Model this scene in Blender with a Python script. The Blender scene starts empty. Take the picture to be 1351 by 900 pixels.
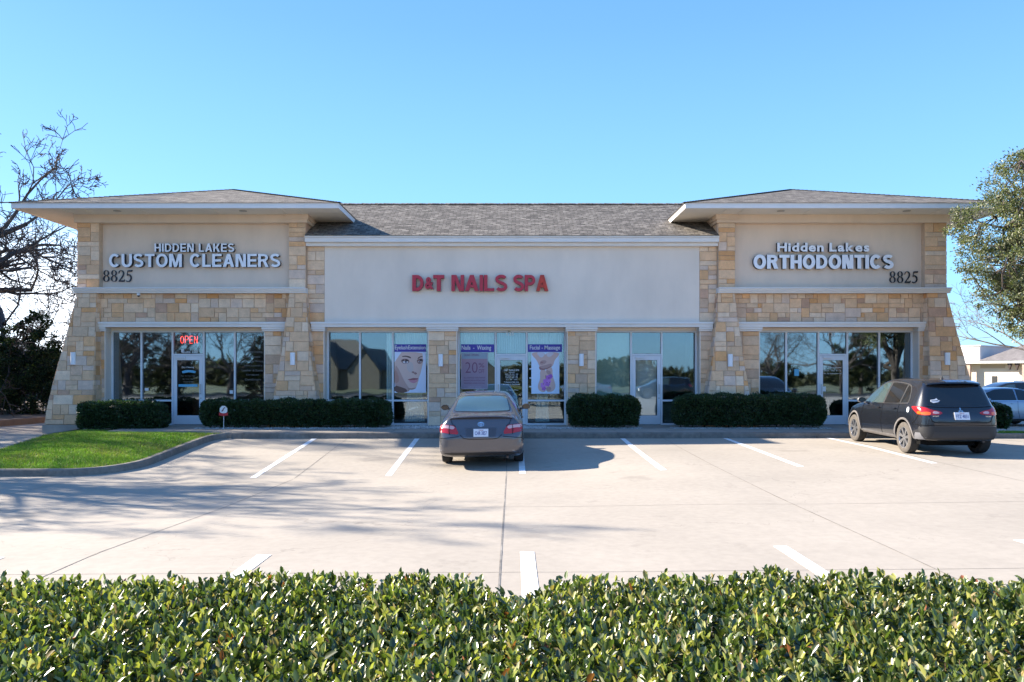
import bpy, bmesh, math, random
import numpy as np
from mathutils import Vector, Matrix, geometry
from mathutils.bvhtree import BVHTree

random.seed(7)
RNG = np.random.default_rng(7)
SC = bpy.context.scene
COL = SC.collection
F = 1035.0          # focal length of the photograph in its own pixels
EYE = 1.6           # camera height above the shop floor (z = 0)

# ------------------------------------------------------------------ materials
MATS = {}
def mat(name, col=(0.5, 0.5, 0.5), rough=0.7, metal=0.0, spec=0.5, noise=None, bump=None, attr=None,
        coat=0.0, emit=None, trans=0.0, sheen=0.0, noise2=None, stretch=None):
    """principled material; noise=(scale, amount) mottles the colour, bump=(scale, strength, distance)"""
    if name in MATS: return MATS[name]
    m = bpy.data.materials.new(name); m.use_nodes = True
    nt = m.node_tree; N = nt.nodes; L = nt.links
    b = N['Principled BSDF']
    b.inputs['Roughness'].default_value = rough
    b.inputs['Metallic'].default_value = metal
    b.inputs['Specular IOR Level'].default_value = spec
    b.inputs['Coat Weight'].default_value = coat
    b.inputs['Coat Roughness'].default_value = 0.04
    b.inputs['Transmission Weight'].default_value = trans
    if emit:
        b.inputs['Emission Color'].default_value = (*emit[0], 1); b.inputs['Emission Strength'].default_value = emit[1]
    src = None
    if attr:
        a = N.new('ShaderNodeAttribute'); a.attribute_name = attr; src = a.outputs['Color']
    else:
        r = N.new('ShaderNodeRGB'); r.outputs[0].default_value = (*col, 1); src = r.outputs[0]
    tc = N.new('ShaderNodeTexCoord')
    vec = tc.outputs['Object']
    if stretch:
        mp = N.new('ShaderNodeMapping'); mp.inputs['Scale'].default_value = stretch
        L.new(vec, mp.inputs['Vector']); vec = mp.outputs['Vector']
    for k, nz in enumerate((noise, noise2)):
        if not nz: continue
        n = N.new('ShaderNodeTexNoise'); n.inputs['Scale'].default_value = nz[0]; n.inputs['Detail'].default_value = 6
        n.inputs['Roughness'].default_value = 0.6
        L.new(vec, n.inputs['Vector'])
        mr = N.new('ShaderNodeMapRange'); mr.inputs['From Min'].default_value = 0.3; mr.inputs['From Max'].default_value = 0.7
        mr.inputs['To Min'].default_value = 1 - nz[1]; mr.inputs['To Max'].default_value = 1 + nz[1]
        L.new(n.outputs['Fac'], mr.inputs['Value'])
        mx = N.new('ShaderNodeMix'); mx.data_type = 'RGBA'; mx.blend_type = 'MULTIPLY'; mx.inputs['Factor'].default_value = 1
        L.new(src, mx.inputs['A']); L.new(mr.outputs['Result'], mx.inputs['B']); src = mx.outputs['Result']
    L.new(src, b.inputs['Base Color'])
    if bump:
        n = N.new('ShaderNodeTexNoise'); n.inputs['Scale'].default_value = bump[0]; n.inputs['Detail'].default_value = 5
        L.new(vec, n.inputs['Vector'])
        bp = N.new('ShaderNodeBump'); bp.inputs['Strength'].default_value = bump[1]; bp.inputs['Distance'].default_value = bump[2]
        L.new(n.outputs['Fac'], bp.inputs['Height']); L.new(bp.outputs['Normal'], b.inputs['Normal'])
    MATS[name] = m
    return m

def leafmat(name, rough=0.45, spec=0.5, trans=True):
    if name in MATS: return MATS[name]
    m = mat(name, rough=rough, attr='tone', spec=spec)
    if trans:
        nt = m.node_tree; N = nt.nodes; L = nt.links; out = N['Material Output']; b = N['Principled BSDF']
        a = [n for n in N if n.type == 'ATTRIBUTE'][0]
        tl = N.new('ShaderNodeBsdfTranslucent'); sc_ = N.new('ShaderNodeMix'); sc_.data_type = 'RGBA'; sc_.blend_type = 'MULTIPLY'; sc_.inputs['Factor'].default_value = 1
        sc_.inputs['B'].default_value = (1.3, 1.5, 0.5, 1); L.new(a.outputs['Color'], sc_.inputs['A']); L.new(sc_.outputs['Result'], tl.inputs['Color'])
        mx = N.new('ShaderNodeMixShader'); mx.inputs['Fac'].default_value = 0.28
        L.new(b.outputs[0], mx.inputs[1]); L.new(tl.outputs[0], mx.inputs[2]); L.new(mx.outputs[0], out.inputs['Surface'])
    return m

def glass_mat(name, tint, refl, gtint=(0.8, 0.95, 1.0), wob=0.0006):
    m = bpy.data.materials.new(name); m.use_nodes = True
    nt = m.node_tree; N = nt.nodes; L = nt.links
    N.remove(N['Principled BSDF']); out = N['Material Output']
    t = N.new('ShaderNodeBsdfTransparent'); t.inputs['Color'].default_value = (*tint, 1)
    g = N.new('ShaderNodeBsdfGlossy'); g.inputs['Roughness'].default_value = 0.02; g.inputs['Color'].default_value = (*gtint, 1)
    mx = N.new('ShaderNodeMixShader')
    fr = N.new('ShaderNodeLayerWeight'); fr.inputs['Blend'].default_value = 0.25
    mr = N.new('ShaderNodeMapRange'); mr.inputs['To Min'].default_value = refl; mr.inputs['To Max'].default_value = 0.95
    L.new(fr.outputs['Facing'], mr.inputs['Value'])
    L.new(mr.outputs['Result'], mx.inputs['Fac'])
    n = N.new('ShaderNodeTexNoise'); n.inputs['Scale'].default_value = 1.3; n.inputs['Detail'].default_value = 1
    tc = N.new('ShaderNodeTexCoord'); L.new(tc.outputs['Object'], n.inputs['Vector'])
    bp = N.new('ShaderNodeBump'); bp.inputs['Strength'].default_value = 0.5; bp.inputs['Distance'].default_value = wob * 10
    L.new(n.outputs['Fac'], bp.inputs['Height']); L.new(bp.outputs['Normal'], g.inputs['Normal'])
    L.new(t.outputs[0], mx.inputs[1]); L.new(g.outputs[0], mx.inputs[2]); L.new(mx.outputs[0], out.inputs['Surface'])
    MATS[name] = m
    return m

# ------------------------------------------------------------------ objects
def tag(o, label=None, cat=None, group=None, kind=None):
    if label: o['label'] = label
    if cat: o['category'] = cat
    if group: o['group'] = group
    if kind: o['kind'] = kind
    return o

def empty(name, loc=(0, 0, 0), rz=0.0):
    o = bpy.data.objects.new(name, None); o.empty_display_size = 0.3
    o.location = loc; o.rotation_euler = (0, 0, rz); COL.objects.link(o)
    return o

def root_of(o):
    while o.parent: o = o.parent
    return o

class MB:
    """collects faces; build() links them as one mesh object"""
    def __init__(self): self.v = []; self.f = []; self.c = []; self.m = []; self.uv = []
    def face(self, pts, col=None, mi=0, uv=None):
        i = len(self.v); self.v.extend(tuple(p) for p in pts); self.f.append(tuple(range(i, i + len(pts))))
        self.c.append(col); self.m.append(mi); self.uv.append(uv)
        return self
    def mesh(self, verts, faces, mi=0, col=None):
        i = len(self.v); self.v.extend(tuple(p) for p in verts)
        for f in faces:
            self.f.append(tuple(i + k for k in f)); self.c.append(col); self.m.append(mi); self.uv.append(None)
        return self
    def box(self, x0, x1, y0, y1, z0, z1, mi=0, col=None):
        if x0 > x1: x0, x1 = x1, x0
        v = [(x0, y0, z0), (x1, y0, z0), (x1, y1, z0), (x0, y1, z0), (x0, y0, z1), (x1, y0, z1), (x1, y1, z1), (x0, y1, z1)]
        return self.mesh(v, [(0, 3, 2, 1), (4, 5, 6, 7), (0, 1, 5, 4), (1, 2, 6, 5), (2, 3, 7, 6), (3, 0, 4, 7)], mi, col)
    def tube(self, p0, p1, r0, r1=None, n=8, caps=True, mi=0):
        r1 = r0 if r1 is None else r1
        p0 = Vector(p0); p1 = Vector(p1); d = (p1 - p0).normalized()
        a = d.orthogonal().normalized(); b = d.cross(a)
        vs = []
        for p, r in ((p0, r0), (p1, r1)):
            for k in range(n):
                t = 2 * math.pi * k / n; vs.append(p + (a * math.cos(t) + b * math.sin(t)) * r)
        fs = [(k, (k + 1) % n, n + (k + 1) % n, n + k) for k in range(n)]
        if caps: fs += [tuple(range(n - 1, -1, -1)), tuple(range(n, 2 * n))]
        return self.mesh(vs, fs, mi)
    def lathe(self, prof, axis='z', c=(0, 0, 0), n=24, mi=0):
        """prof: list of (radius, height along the axis)"""
        vs = []; c = Vector(c)
        for r, h in prof:
            for k in range(n):
                t = 2 * math.pi * k / n; a, b = r * math.cos(t), r * math.sin(t)
                vs.append(c + Vector({'z': (a, b, h), 'x': (h, a, b), 'y': (b, h, a)}[axis]))
        fs = []
        for j in range(len(prof) - 1):
            for k in range(n):
                fs.append((j * n + k, j * n + (k + 1) % n, (j + 1) * n + (k + 1) % n, (j + 1) * n + k))
        return self.mesh(vs, fs, mi)
    def prism(self, poly, f, d0, d1, mi=0):
        """poly in 2D extruded between depths d0 and d1; f(u, v, d) -> point"""
        n = len(poly); vs = [f(u, v, d0) for u, v in poly] + [f(u, v, d1) for u, v in poly]
        fs = [tuple(range(n - 1, -1, -1)), tuple(range(n, 2 * n))] + [(k, (k + 1) % n, n + (k + 1) % n, n + k) for k in range(n)]
        return self.mesh(vs, fs, mi)
    def build(self, name, m, parent=None, world=True, smooth=False, normals=False):
        me = bpy.data.meshes.new(name)
        off = Vector((0, 0, 0))
        if parent is not None and world: off = root_of(parent).location
        me.from_pydata([(v[0] - off[0], v[1] - off[1], v[2] - off[2]) for v in self.v], [], self.f)
        for mm in (m if isinstance(m, (list, tuple)) else [m]): me.materials.append(mm)
        if any(self.m): me.polygons.foreach_set('material_index', self.m)
        if any(c is not None for c in self.c):
            ca = me.color_attributes.new('tone', 'FLOAT_COLOR', 'CORNER')
            arr = []
            for f, c in zip(self.f, self.c):
                c = c or (0.4, 0.4, 0.4)
                arr.extend((c[0], c[1], c[2], 1.0) * len(f))
            ca.data.foreach_set('color', arr)
        if any(u is not None for u in self.uv):
            ul = me.uv_layers.new(name='UVMap'); arr = []
            for f, u in zip(self.f, self.uv):
                arr.extend([x for p in (u or [(0, 0)] * len(f)) for x in p])
            ul.data.foreach_set('uv', arr)
        if normals:
            bm = bmesh.new(); bm.from_mesh(me); bmesh.ops.recalc_face_normals(bm, faces=bm.faces); bm.to_mesh(me); bm.free()
        if smooth: me.polygons.foreach_set('use_smooth', [True] * len(me.polygons))
        me.update()
        o = bpy.data.objects.new(name, me); COL.objects.link(o)
        if parent is not None: o.parent = parent
        return o

def np_mesh(name, V, Fc, m, parent=None, col=None, smooth=False, world=True):
    """V (n,3) float, Fc (k,4) int quads, col (k,3) face colours"""
    me = bpy.data.meshes.new(name)
    V = np.asarray(V, np.float32)
    if parent is not None and world: V = V - np.array(root_of(parent).location, np.float32)
    k, q = Fc.shape
    me.vertices.add(len(V)); me.vertices.foreach_set('co', V.ravel())
    me.loops.add(k * q); me.loops.foreach_set('vertex_index', Fc.astype(np.int32).ravel())
    me.polygons.add(k); me.polygons.foreach_set('loop_start', np.arange(0, k * q, q, dtype=np.int32))
    try: me.polygons.foreach_set('loop_total', np.full(k, q, np.int32))
    except Exception: pass
    if smooth: me.polygons.foreach_set('use_smooth', np.ones(k, bool))
    me.materials.append(m)
    if col is not None:
        ca = me.color_attributes.new('tone', 'FLOAT_COLOR', 'CORNER')
        a = np.ones((k, q, 4), np.float32); a[:, :, :3] = np.asarray(col, np.float32)[:, None, :]
        ca.data.foreach_set('color', a.ravel())
    me.update(calc_edges=True); me.validate()
    o = bpy.data.objects.new(name, me); COL.objects.link(o)
    if parent is not None: o.parent = parent
    return o

def copy_tree(o, parent=None):
    c = o.copy(); COL.objects.link(c)
    if parent is not None: c.parent = parent
    for ch in list(o.children): copy_tree(ch, c)
    return c

# a point of the place seen at photo pixel (px, py) at depth D
def PX(px, D): return (px - 675.5) * D / F
def PZ(py, D): return EYE - (py - 492.0) * D / F

# ------------------------------------------------------------------ text
_txt = {}
def text_geo(s, extrude=0.0, offset=0.0):
    """(verts, faces) of a built-in-font string, as drawn in the x, z plane facing -y, size 1"""
    k = (s, extrude, offset)
    if k in _txt: return _txt[k]
    cu = bpy.data.curves.new('lettering', 'FONT'); cu.body = s; cu.size = 1; cu.extrude = extrude; cu.offset = offset
    cu.resolution_u = 3
    o = bpy.data.objects.new('lettering', cu); COL.objects.link(o)
    dg = bpy.context.evaluated_depsgraph_get(); dg.update()
    me = bpy.data.meshes.new_from_object(o.evaluated_get(dg))
    vs = [(v.co.x, -v.co.z, v.co.y) for v in me.vertices]; fs = [tuple(p.vertices) for p in me.polygons]
    bpy.data.objects.remove(o); bpy.data.curves.remove(cu); bpy.data.meshes.remove(me)
    _txt[k] = (vs, fs)
    return vs, fs

def fit_text(mb, s, x0, x1, z0, z1, y, offset=0.0, mi=0, fx=1):
    """flat lettering filling the box; fx=-1 mirrors to face +y"""
    vs, fs = text_geo(s, 0.0, offset)
    ax = min(v[0] for v in vs); bx = max(v[0] for v in vs); az = min(v[2] for v in vs); bz = max(v[2] for v in vs)
    sx = (x1 - x0) / (bx - ax); sz = (z1 - z0) / (bz - az)
    mb.mesh([(x0 + (v[0] - ax) * sx, y, z0 + (v[2] - az) * sz) for v in vs], fs, mi)

def stroke_quads(pts, w):
    P = [Vector(p) for p in pts]; closed = (P[0] - P[-1]).length < 1e-6; Nn = []
    for i in range(len(P)):
        a = P[i - 1] if i else (P[-2] if closed else P[0]); b = P[i + 1] if i < len(P) - 1 else (P[1] if closed else P[-1])
        d = (b - a).normalized(); Nn.append(Vector((-d.y, d.x)) * w / 2)
    return [[tuple(P[i] - Nn[i]), tuple(P[i + 1] - Nn[i + 1]), tuple(P[i + 1] + Nn[i + 1]), tuple(P[i] + Nn[i])] for i in range(len(P) - 1)]
def bold_glyph(ch, t):
    """heavy grotesque capital, cap height 1: (width, list of strokes, each a list of convex quads)"""
    def arcp(cx, cy, a, b, d0, d1, n=10): return [(cx + a * math.cos(math.radians(d0 + (d1 - d0) * k / n)), cy + b * math.sin(math.radians(d0 + (d1 - d0) * k / n))) for k in range(n + 1)]
    def stem(x, y0=0.0, y1=1.0): return [[(x, y0), (x + t, y0), (x + t, y1), (x, y1)]]
    tb = t * 0.86
    def bar(x0, x1, y): return [[(x0, y), (x1, y), (x1, y + tb), (x0, y + tb)]]
    def dia(x0, y0, x1, y1, k=1.12): return [[(x0, y0), (x0 + t * k, y0), (x1 + t * k, y1), (x1, y1)]]
    h = t / 2
    if ch == 'I': return t, [stem(0)]
    if ch == 'H': w = .74; return w, [stem(0), stem(w - t), bar(t, w - t, .5 - tb / 2)]
    if ch == 'L': w = .60; return w, [stem(0), bar(t, w, 0)]
    if ch == 'E': w = .66; return w, [stem(0), bar(t, w, 0), bar(t, w - .03, .5 - tb / 2), bar(t, w, 1 - tb)]
    if ch == 'T': w = .68; return w, [bar(0, w, 1 - tb), stem(w / 2 - h, 0, 1 - tb)]
    if ch == 'N': w = .74; return w, [stem(0), stem(w - t), dia(t * .4, 1, w - t * 1.45, 0, 1.05)]
    if ch == 'M': w = .90; return w, [stem(0), stem(w - t), dia(t * .35, 1, w / 2 - t * .5, 0, .95), dia(w - t * 1.3, 1, w / 2 - t * .5, 0, .95)]
    if ch == 'A': w = .80; return w, [dia(0, 0, w / 2 - t * .56, 1), dia(w - t * 1.12, 0, w / 2 - t * .56, 1), bar(.2, w - .2, .22)]
    if ch == 'K': w = .76; return w, [stem(0), dia(t * .9, .40, w - t * 1.25, 1, 1.2), dia(w - t * 1.3, 0, t * 1.1, .62, 1.25)]
    if ch == 'D': w = .76; return w, [stem(0), stroke_quads([(t, 1 - tb / 2), (w * .42, 1 - tb / 2)] + arcp(w * .42, .5, w * .58 - h, .5 - tb / 2, 80, -80) + [(w * .42, tb / 2), (t, tb / 2)], tb)]
    if ch == 'P': w = .70; return w, [stem(0), stroke_quads([(t, 1 - tb / 2), (w * .5, 1 - tb / 2)] + arcp(w * .5, .68, w * .5 - h, .32 - tb / 2, 80, -80) + [(w * .5, .36 + tb / 2), (t, .36 + tb / 2)], tb)]
    if ch == 'R': w = .76; return w, [stem(0), stroke_quads([(t, 1 - tb / 2), (w * .48, 1 - tb / 2)] + arcp(w * .48, .71, w * .46 - h, .29 - tb / 2, 80, -80) + [(w * .48, .42 + tb / 2), (t, .42 + tb / 2)], tb), dia(w - t * 1.15, 0, w * .42, .46, 1.1)]
    if ch == 'O': w = .84; return w, [stroke_quads(arcp(w / 2, .5, w / 2 - h, .51 - tb / 2, 0, 360, 28), t * .96)]
    if ch == 'C': w = .80; return w, [stroke_quads(arcp(w / 2, .5, w / 2 - h, .51 - tb / 2, 42, 318, 22), t * .96)]
    if ch == 'U': w = .74; return w, [stroke_quads([(h, 1), (h, .36)] + arcp(w / 2, .36, w / 2 - h, .37 - tb / 2, 190, 350, 12) + [(w - h, .36), (w - h, 1)], t)]
    if ch == 'S':
        w = .72; return w, [stroke_quads(arcp(w / 2, .735, w / 2 - h, .275 - tb / 2, 28, 180, 9) + [(h + .03, .63), (w * .36, .545), (w * .66, .465), (w - h - .02, .37)] + arcp(w / 2, .275, w / 2 - h, .285 - tb / 2, 8, -152, 9), t * .93)]
    return None
def bold_letters(s, x0, x1, z0, z1, y, depth, t, gap, parent, mats, last_mat=None, space=0.46):
    gl = []; x = 0.0
    for ch in s:
        if ch == ' ': x += space; continue
        w, st = bold_glyph(ch, t); gl.append((x, st)); x += w + gap
    x -= gap; sx = (x1 - x0) / x; H = z1 - z0
    for i, (o, st) in enumerate(gl):
        mb = MB()
        for k, quads in enumerate(st):
            e = k * 0.0015
            for q in quads:
                P = [(x0 + (u + o) * sx, z0 + v * H) for u, v in q]
                A = sum(P[j][0] * P[(j + 1) % 4][1] - P[(j + 1) % 4][0] * P[j][1] for j in range(4))
                if A < 0: P = P[::-1]
                f = [(a, y + e, b) for a, b in P]; bk = [(a, y + depth, b) for a, b in P]
                mb.face(f, mi=0)
                for j in range(4): mb.face([f[(j + 1) % 4], f[j], bk[j], bk[(j + 1) % 4]], mi=1)
        mb.build('letter', mats if not (last_mat and i == len(gl) - 1) else last_mat, parent)

def channel_letters(s, x0, x1, z0, z1, y, depth, offset, gap, parent, mats, last_mat=None, caps_h=None):
    """one solid letter mesh per character, faces in material 0 and returns in material 1, along a line"""
    geos = []; x = 0.0
    for ch in s:
        if ch == ' ': x += 0.30; continue
        vs, fs = text_geo(ch, 1.0, offset if ch != 'M' else 0.0)
        a = min(v[0] for v in vs); b = max(v[0] for v in vs)
        geos.append((ch, x - a, vs, fs)); x += b - a + gap
    x -= gap
    H = [v for c, o, vs, fs in geos if c in 'HLT8D' for v in vs] or geos[0][2]
    az = min(v[2] for v in H); bz = max(v[2] for v in H)
    sx = (x1 - x0) / x; sz = (z1 - z0) / (bz - az)
    off = root_of(parent).location
    for i, (ch, o, vs, fs) in enumerate(geos):
        mb = MB()
        V = [(x0 + (v[0] + o) * sx, y + (v[1] + 1) * 0.5 * depth, z0 + (v[2] - az) * sz) for v in vs]
        for f in fs:
            front = all(abs(vs[k][1] + 1) < 1e-3 for k in f)
            mb.f.append(f); mb.c.append(None); mb.m.append(0 if front else 1); mb.uv.append(None)
        mb.v = V
        mm = mats if not (last_mat and i == len(geos) - 1) else last_mat
        mb.build('letter', mm, parent)
# ------------------------------------------------------------------ ground
YK = 20.96          # front edge of the walk (kerb line)
_hy = [-30.0, 2.0, 8.3, 12.0, 15.8, 18.5, 20.96, 23.0, 30.0, 60.0]
_hx = [-14.0, -8.0, -2.5, 0.5, 3.5, 9.0, 16.0]
_hh = {  # eye height above the lot, rows by distance, columns by x
    -30.0: [2.1] * 7,
    2.0: [1.95, 1.93, 1.92, 1.90, 1.88, 1.86, 1.84],
    8.3: [1.94, 1.93, 1.905, 1.90, 1.88, 1.84, 1.80],
    12.0: [2.08, 2.08, 2.05, 1.98, 1.90, 1.83, 1.79],
    15.8: [2.18, 2.17, 2.13, 2.02, 1.87, 1.80, 1.76],
    18.5: [1.98, 1.95, 1.93, 1.90, 1.82, 1.74, 1.74],
    20.96: [1.84, 1.76, 1.75, 1.75, 1.75, 1.74, 1.76],
    23.0: [1.80, 1.78, 1.78, 1.78, 1.78, 1.78, 1.84],
    30.0: [1.80, 1.80, 1.85, 1.9, 1.95, 2.0, 2.03],
    60.0: [1.80, 1.80, 1.9, 2.0, 2.0, 2.0, 2.1],
}
_HT = np.array([_hh[y] for y in _hy])
def _cub(xs, x):
    i = int(np.clip(np.searchsorted(xs, x) - 1, 0, len(xs) - 2)); t = min(1, max(0, (x - xs[i]) / (xs[i + 1] - xs[i])))
    return i, t
def gz(x, y):
    i, s = _cub(_hx, x); j, t = _cub(_hy, y)
    def row(r):
        a = _HT[r]; p0, p1, p2, p3 = a[max(i - 1, 0)], a[i], a[i + 1], a[min(i + 2, len(_hx) - 1)]
        return p1 + (p2 - p1) * (s * s * (3 - 2 * s) * 0.5 + s * 0.5)
    h = row(j) * (1 - t) + row(j + 1) * t
    return EYE - h

def concrete_mat():
    m = mat('lot_concrete', (0.375, 0.330, 0.272), 0.85, noise=(0.35, 0.09), noise2=(9.0, 0.07), bump=(60, 0.25, 0.004))
    nt = m.node_tree; N = nt.nodes; L = nt.links; b = N['Principled BSDF']
    # oil spots and drips down the stalls, fine cracks
    src = b.inputs['Base Color'].links[0].from_socket
    tc = N.new('ShaderNodeTexCoord')
    n = N.new('ShaderNodeTexNoise'); n.inputs['Scale'].default_value = 1.7; n.inputs['Detail'].default_value = 8; n.inputs['Roughness'].default_value = 0.7
    L.new(tc.outputs['Object'], n.inputs['Vector'])
    r = N.new('ShaderNodeMapRange'); r.inputs['From Min'].default_value = 0.60; r.inputs['From Max'].default_value = 0.76
    r.inputs['To Min'].default_value = 1.0; r.inputs['To Max'].default_value = 0.72
    L.new(n.outputs['Fac'], r.inputs['Value'])
    mx = N.new('ShaderNodeMix'); mx.data_type = 'RGBA'; mx.blend_type = 'MULTIPLY'; mx.inputs['Factor'].default_value = 1
    L.new(src, mx.inputs['A']); L.new(r.outputs['Result'], mx.inputs['B'])
    v = N.new('ShaderNodeTexVoronoi'); v.feature = 'DISTANCE_TO_EDGE'; v.inputs['Scale'].default_value = 0.16
    nz = N.new('ShaderNodeTexNoise'); nz.inputs['Scale'].default_value = 1.4; nz.inputs['Detail'].default_value = 4
    L.new(tc.outputs['Object'], nz.inputs['Vector'])
    ad = N.new('ShaderNodeVectorMath'); ad.operation = 'MULTIPLY_ADD'; ad.inputs[1].default_value = (1.5, 1.5, 0)
    L.new(nz.outputs['Color'], ad.inputs[0]); L.new(tc.outputs['Object'], ad.inputs[2]); L.new(ad.outputs[0], v.inputs['Vector'])
    r2 = N.new('ShaderNodeMapRange'); r2.inputs['From Min'].default_value = 0.0; r2.inputs['From Max'].default_value = 0.0016
    r2.inputs['To Min'].default_value = 0.78; r2.inputs['To Max'].default_value = 1.0
    L.new(v.outputs['Distance'], r2.inputs['Value'])
    mx2 = N.new('ShaderNodeMix'); mx2.data_type = 'RGBA'; mx2.blend_type = 'MULTIPLY'; mx2.inputs['Factor'].default_value = 1
    L.new(mx.outputs['Result'], mx2.inputs['A']); L.new(r2.outputs['Result'], mx2.inputs['B'])
    vo = N.new('ShaderNodeTexVoronoi'); vo.feature = 'F1'; vo.inputs['Scale'].default_value = 0.42; L.new(ad.outputs[0], vo.inputs['Vector'])
    r3 = N.new('ShaderNodeMapRange'); r3.interpolation_type = 'SMOOTHSTEP'; r3.inputs['From Min'].default_value = 0.03; r3.inputs['From Max'].default_value = 0.17; r3.inputs['To Min'].default_value = 0.80; r3.inputs['To Max'].default_value = 1.0
    L.new(vo.outputs['Distance'], r3.inputs['Value'])
    mx3 = N.new('ShaderNodeMix'); mx3.data_type = 'RGBA'; mx3.blend_type = 'MULTIPLY'; mx3.inputs['Factor'].default_value = 1
    L.new(mx2.outputs['Result'], mx3.inputs['A']); L.new(r3.outputs['Result'], mx3.inputs['B'])
    L.new(mx3.outputs['Result'], b.inputs['Base Color'])
    return m
M_CONC = concrete_mat()
M_WALK = mat('walk_concrete', (0.345, 0.303, 0.252), 0.85, noise=(1.2, 0.12), noise2=(14, 0.06), bump=(50, 0.3, 0.004))
M_KERB = mat('kerb_concrete', (0.20, 0.18, 0.155), 0.9, noise=(1.3, 0.32), noise2=(9, 0.2), bump=(40, 0.4, 0.006))
M_PAINT = mat('lot_paint', (0.83, 0.83, 0.82), 0.7, noise=(22, 0.14), noise2=(3, 0.10))
M_JOINT = mat('joint_sealant', (0.20, 0.185, 0.165), 0.9, noise=(1.1, 0.5), noise2=(6, 0.3))
M_SOIL = mat('soil', (0.16, 0.12, 0.085), 0.95, noise=(3, 0.3), bump=(20, 0.6, 0.02))
M_FIELD = mat('far_ground', (0.14, 0.15, 0.08), 0.95, noise=(0.08, 0.3), noise2=(2, 0.2))
M_TURF = mat('turf', (0.12, 0.22, 0.04), 0.9, noise=(2, 0.3), noise2=(30, 0.3), bump=(60, 0.8, 0.02))

def grid_sheet(name, xs, ys, zf, m, kind='structure'):
    nx, ny = len(xs), len(ys)
    V = np.array([(x, y, zf(x, y)) for y in ys for x in xs], np.float32)
    i, j = np.meshgrid(np.arange(nx - 1), np.arange(ny - 1)); a = (j * nx + i).ravel()
    Fc = np.stack([a, a + 1, a + nx + 1, a + nx], 1)
    o = np_mesh(name, V, Fc, m, smooth=True); o['kind'] = kind
    return o

# the ground: one sheet to the horizon, the concrete lot lies a little above it
mb = MB(); mb.face([(-4000, -4000, -1.0), (4000, -4000, -1.0), (4000, 4000, -1.0), (-4000, 4000, -1.0)])
mb.build('ground', M_FIELD)['kind'] = 'structure'
xs = list(np.arange(-46, -14, 2.0)) + list(np.arange(-14, 16.01, 0.3)) + list(np.arange(18, 70, 4.0))
ys = list(np.arange(-16, 6, 2.0)) + list(np.arange(6, 32.0, 0.3)) + list(np.arange(34, 62, 4.0))
grid_sheet('parking_lot', xs, ys, gz, M_CONC)
# street behind the photographer
mb = MB(); mb.box(-90, 90, -30, -16, -0.99, -0.52); o = mb.build('street', mat('asphalt', (0.06, 0.06, 0.06), 0.9, noise=(2, 0.2))); o['kind'] = 'structure'
mb = MB(); mb.box(-120, 120, -120, -30.2, -0.99, -0.45); o = mb.build('far_lawn', M_FIELD); o['kind'] = 'structure'

def strip(name, pts, w, m, lift=0.004, step=0.25):
    """painted line or joint following the lot, pts = polyline in x, y"""
    mb = MB()
    for (x0, y0), (x1, y1) in zip(pts[:-1], pts[1:]):
        d = Vector((x1 - x0, y1 - y0, 0)); L = d.length; d.normalize(); n = Vector((-d.y, d.x, 0)) * w / 2
        k = max(1, int(L / step)); pr = None
        for i in range(k + 1):
            p = Vector((x0, y0, 0)).lerp(Vector((x1, y1, 0)), i / k); a = p - n; b = p + n
            a.z = gz(a.x, a.y) + lift; b.z = gz(b.x, b.y) + lift
            if pr: mb.face([pr[0], a, b, pr[1]])
            pr = (a, b)
    o = mb.build(name, m); o['kind'] = 'structure'
    return o
for i in range(-2, 4):
    x = 0.21 + i * 2.74
    strip('parking_line', [(x, YK - 0.04), (x, {-2: 15.95, -1: 16.05, 0: 15.75, 1: 15.25, 2: 15.45, 3: 15.65}[i])], 0.13, M_PAINT, 0.004)
for i in range(-3, 4):
    x = 0.16 + i * 2.75
    y1 = {-3: 8.1, -2: 8.15, -1: 8.2, 0: 8.32, 1: 8.52, 2: 8.75, 3: 8.9}[i]
    strip('parking_line', [(x, y1), (x, 3.6)], 0.15, M_PAINT, 0.0045)
# expansion joints
for x in (-4.4, -0.115, 4.05, 8.6, 12.9, -8.8):
    strip('control_joint', [(x, 2.0), (x, YK - 0.1 if x > -7 else 15.9)], 0.013 if x != -0.115 else 0.02, M_JOINT, 0.003)
strip('control_joint', [(-20, 11.9), (-4.4, 11.9), (4, 11.3), (20, 11.15)], 0.009, M_JOINT, 0.003)
strip('control_joint', [(-20, 7.35), (4, 7.5), (20, 7.8)], 0.007, M_JOINT, 0.003)
strip('control_joint', [(-7.6, 18.4), (12.4, 18.4)], 0.008, M_JOINT, 0.003)

# raised pad under the shops: walk and planting bed
mb = MB(); mb.box(-8.12, 13.0, YK + 0.15, 24.6, -0.6, 0.0); mb.box(-11.2, -8.121, 21.75, 24.6, -0.6, -0.002)
mb.box(-14.0, -11.201, 22.9, 24.6, -0.6, -0.20)
mb.build('sidewalk', M_WALK)['kind'] = 'structure'
mb = MB()
for x in np.arange(-9.4, 13, 1.53): mb.box(x, x + 0.012, YK + 0.16, 22.4, -0.002, 0.003)
for x in np.arange(-7.2, 13, 3.06): mb.box(x, x + 0.014, YK - 0.004, YK + 0.155, -0.14, 0.003)
mb.build('walk_joint', M_JOINT)['kind'] = 'structure'

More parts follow.
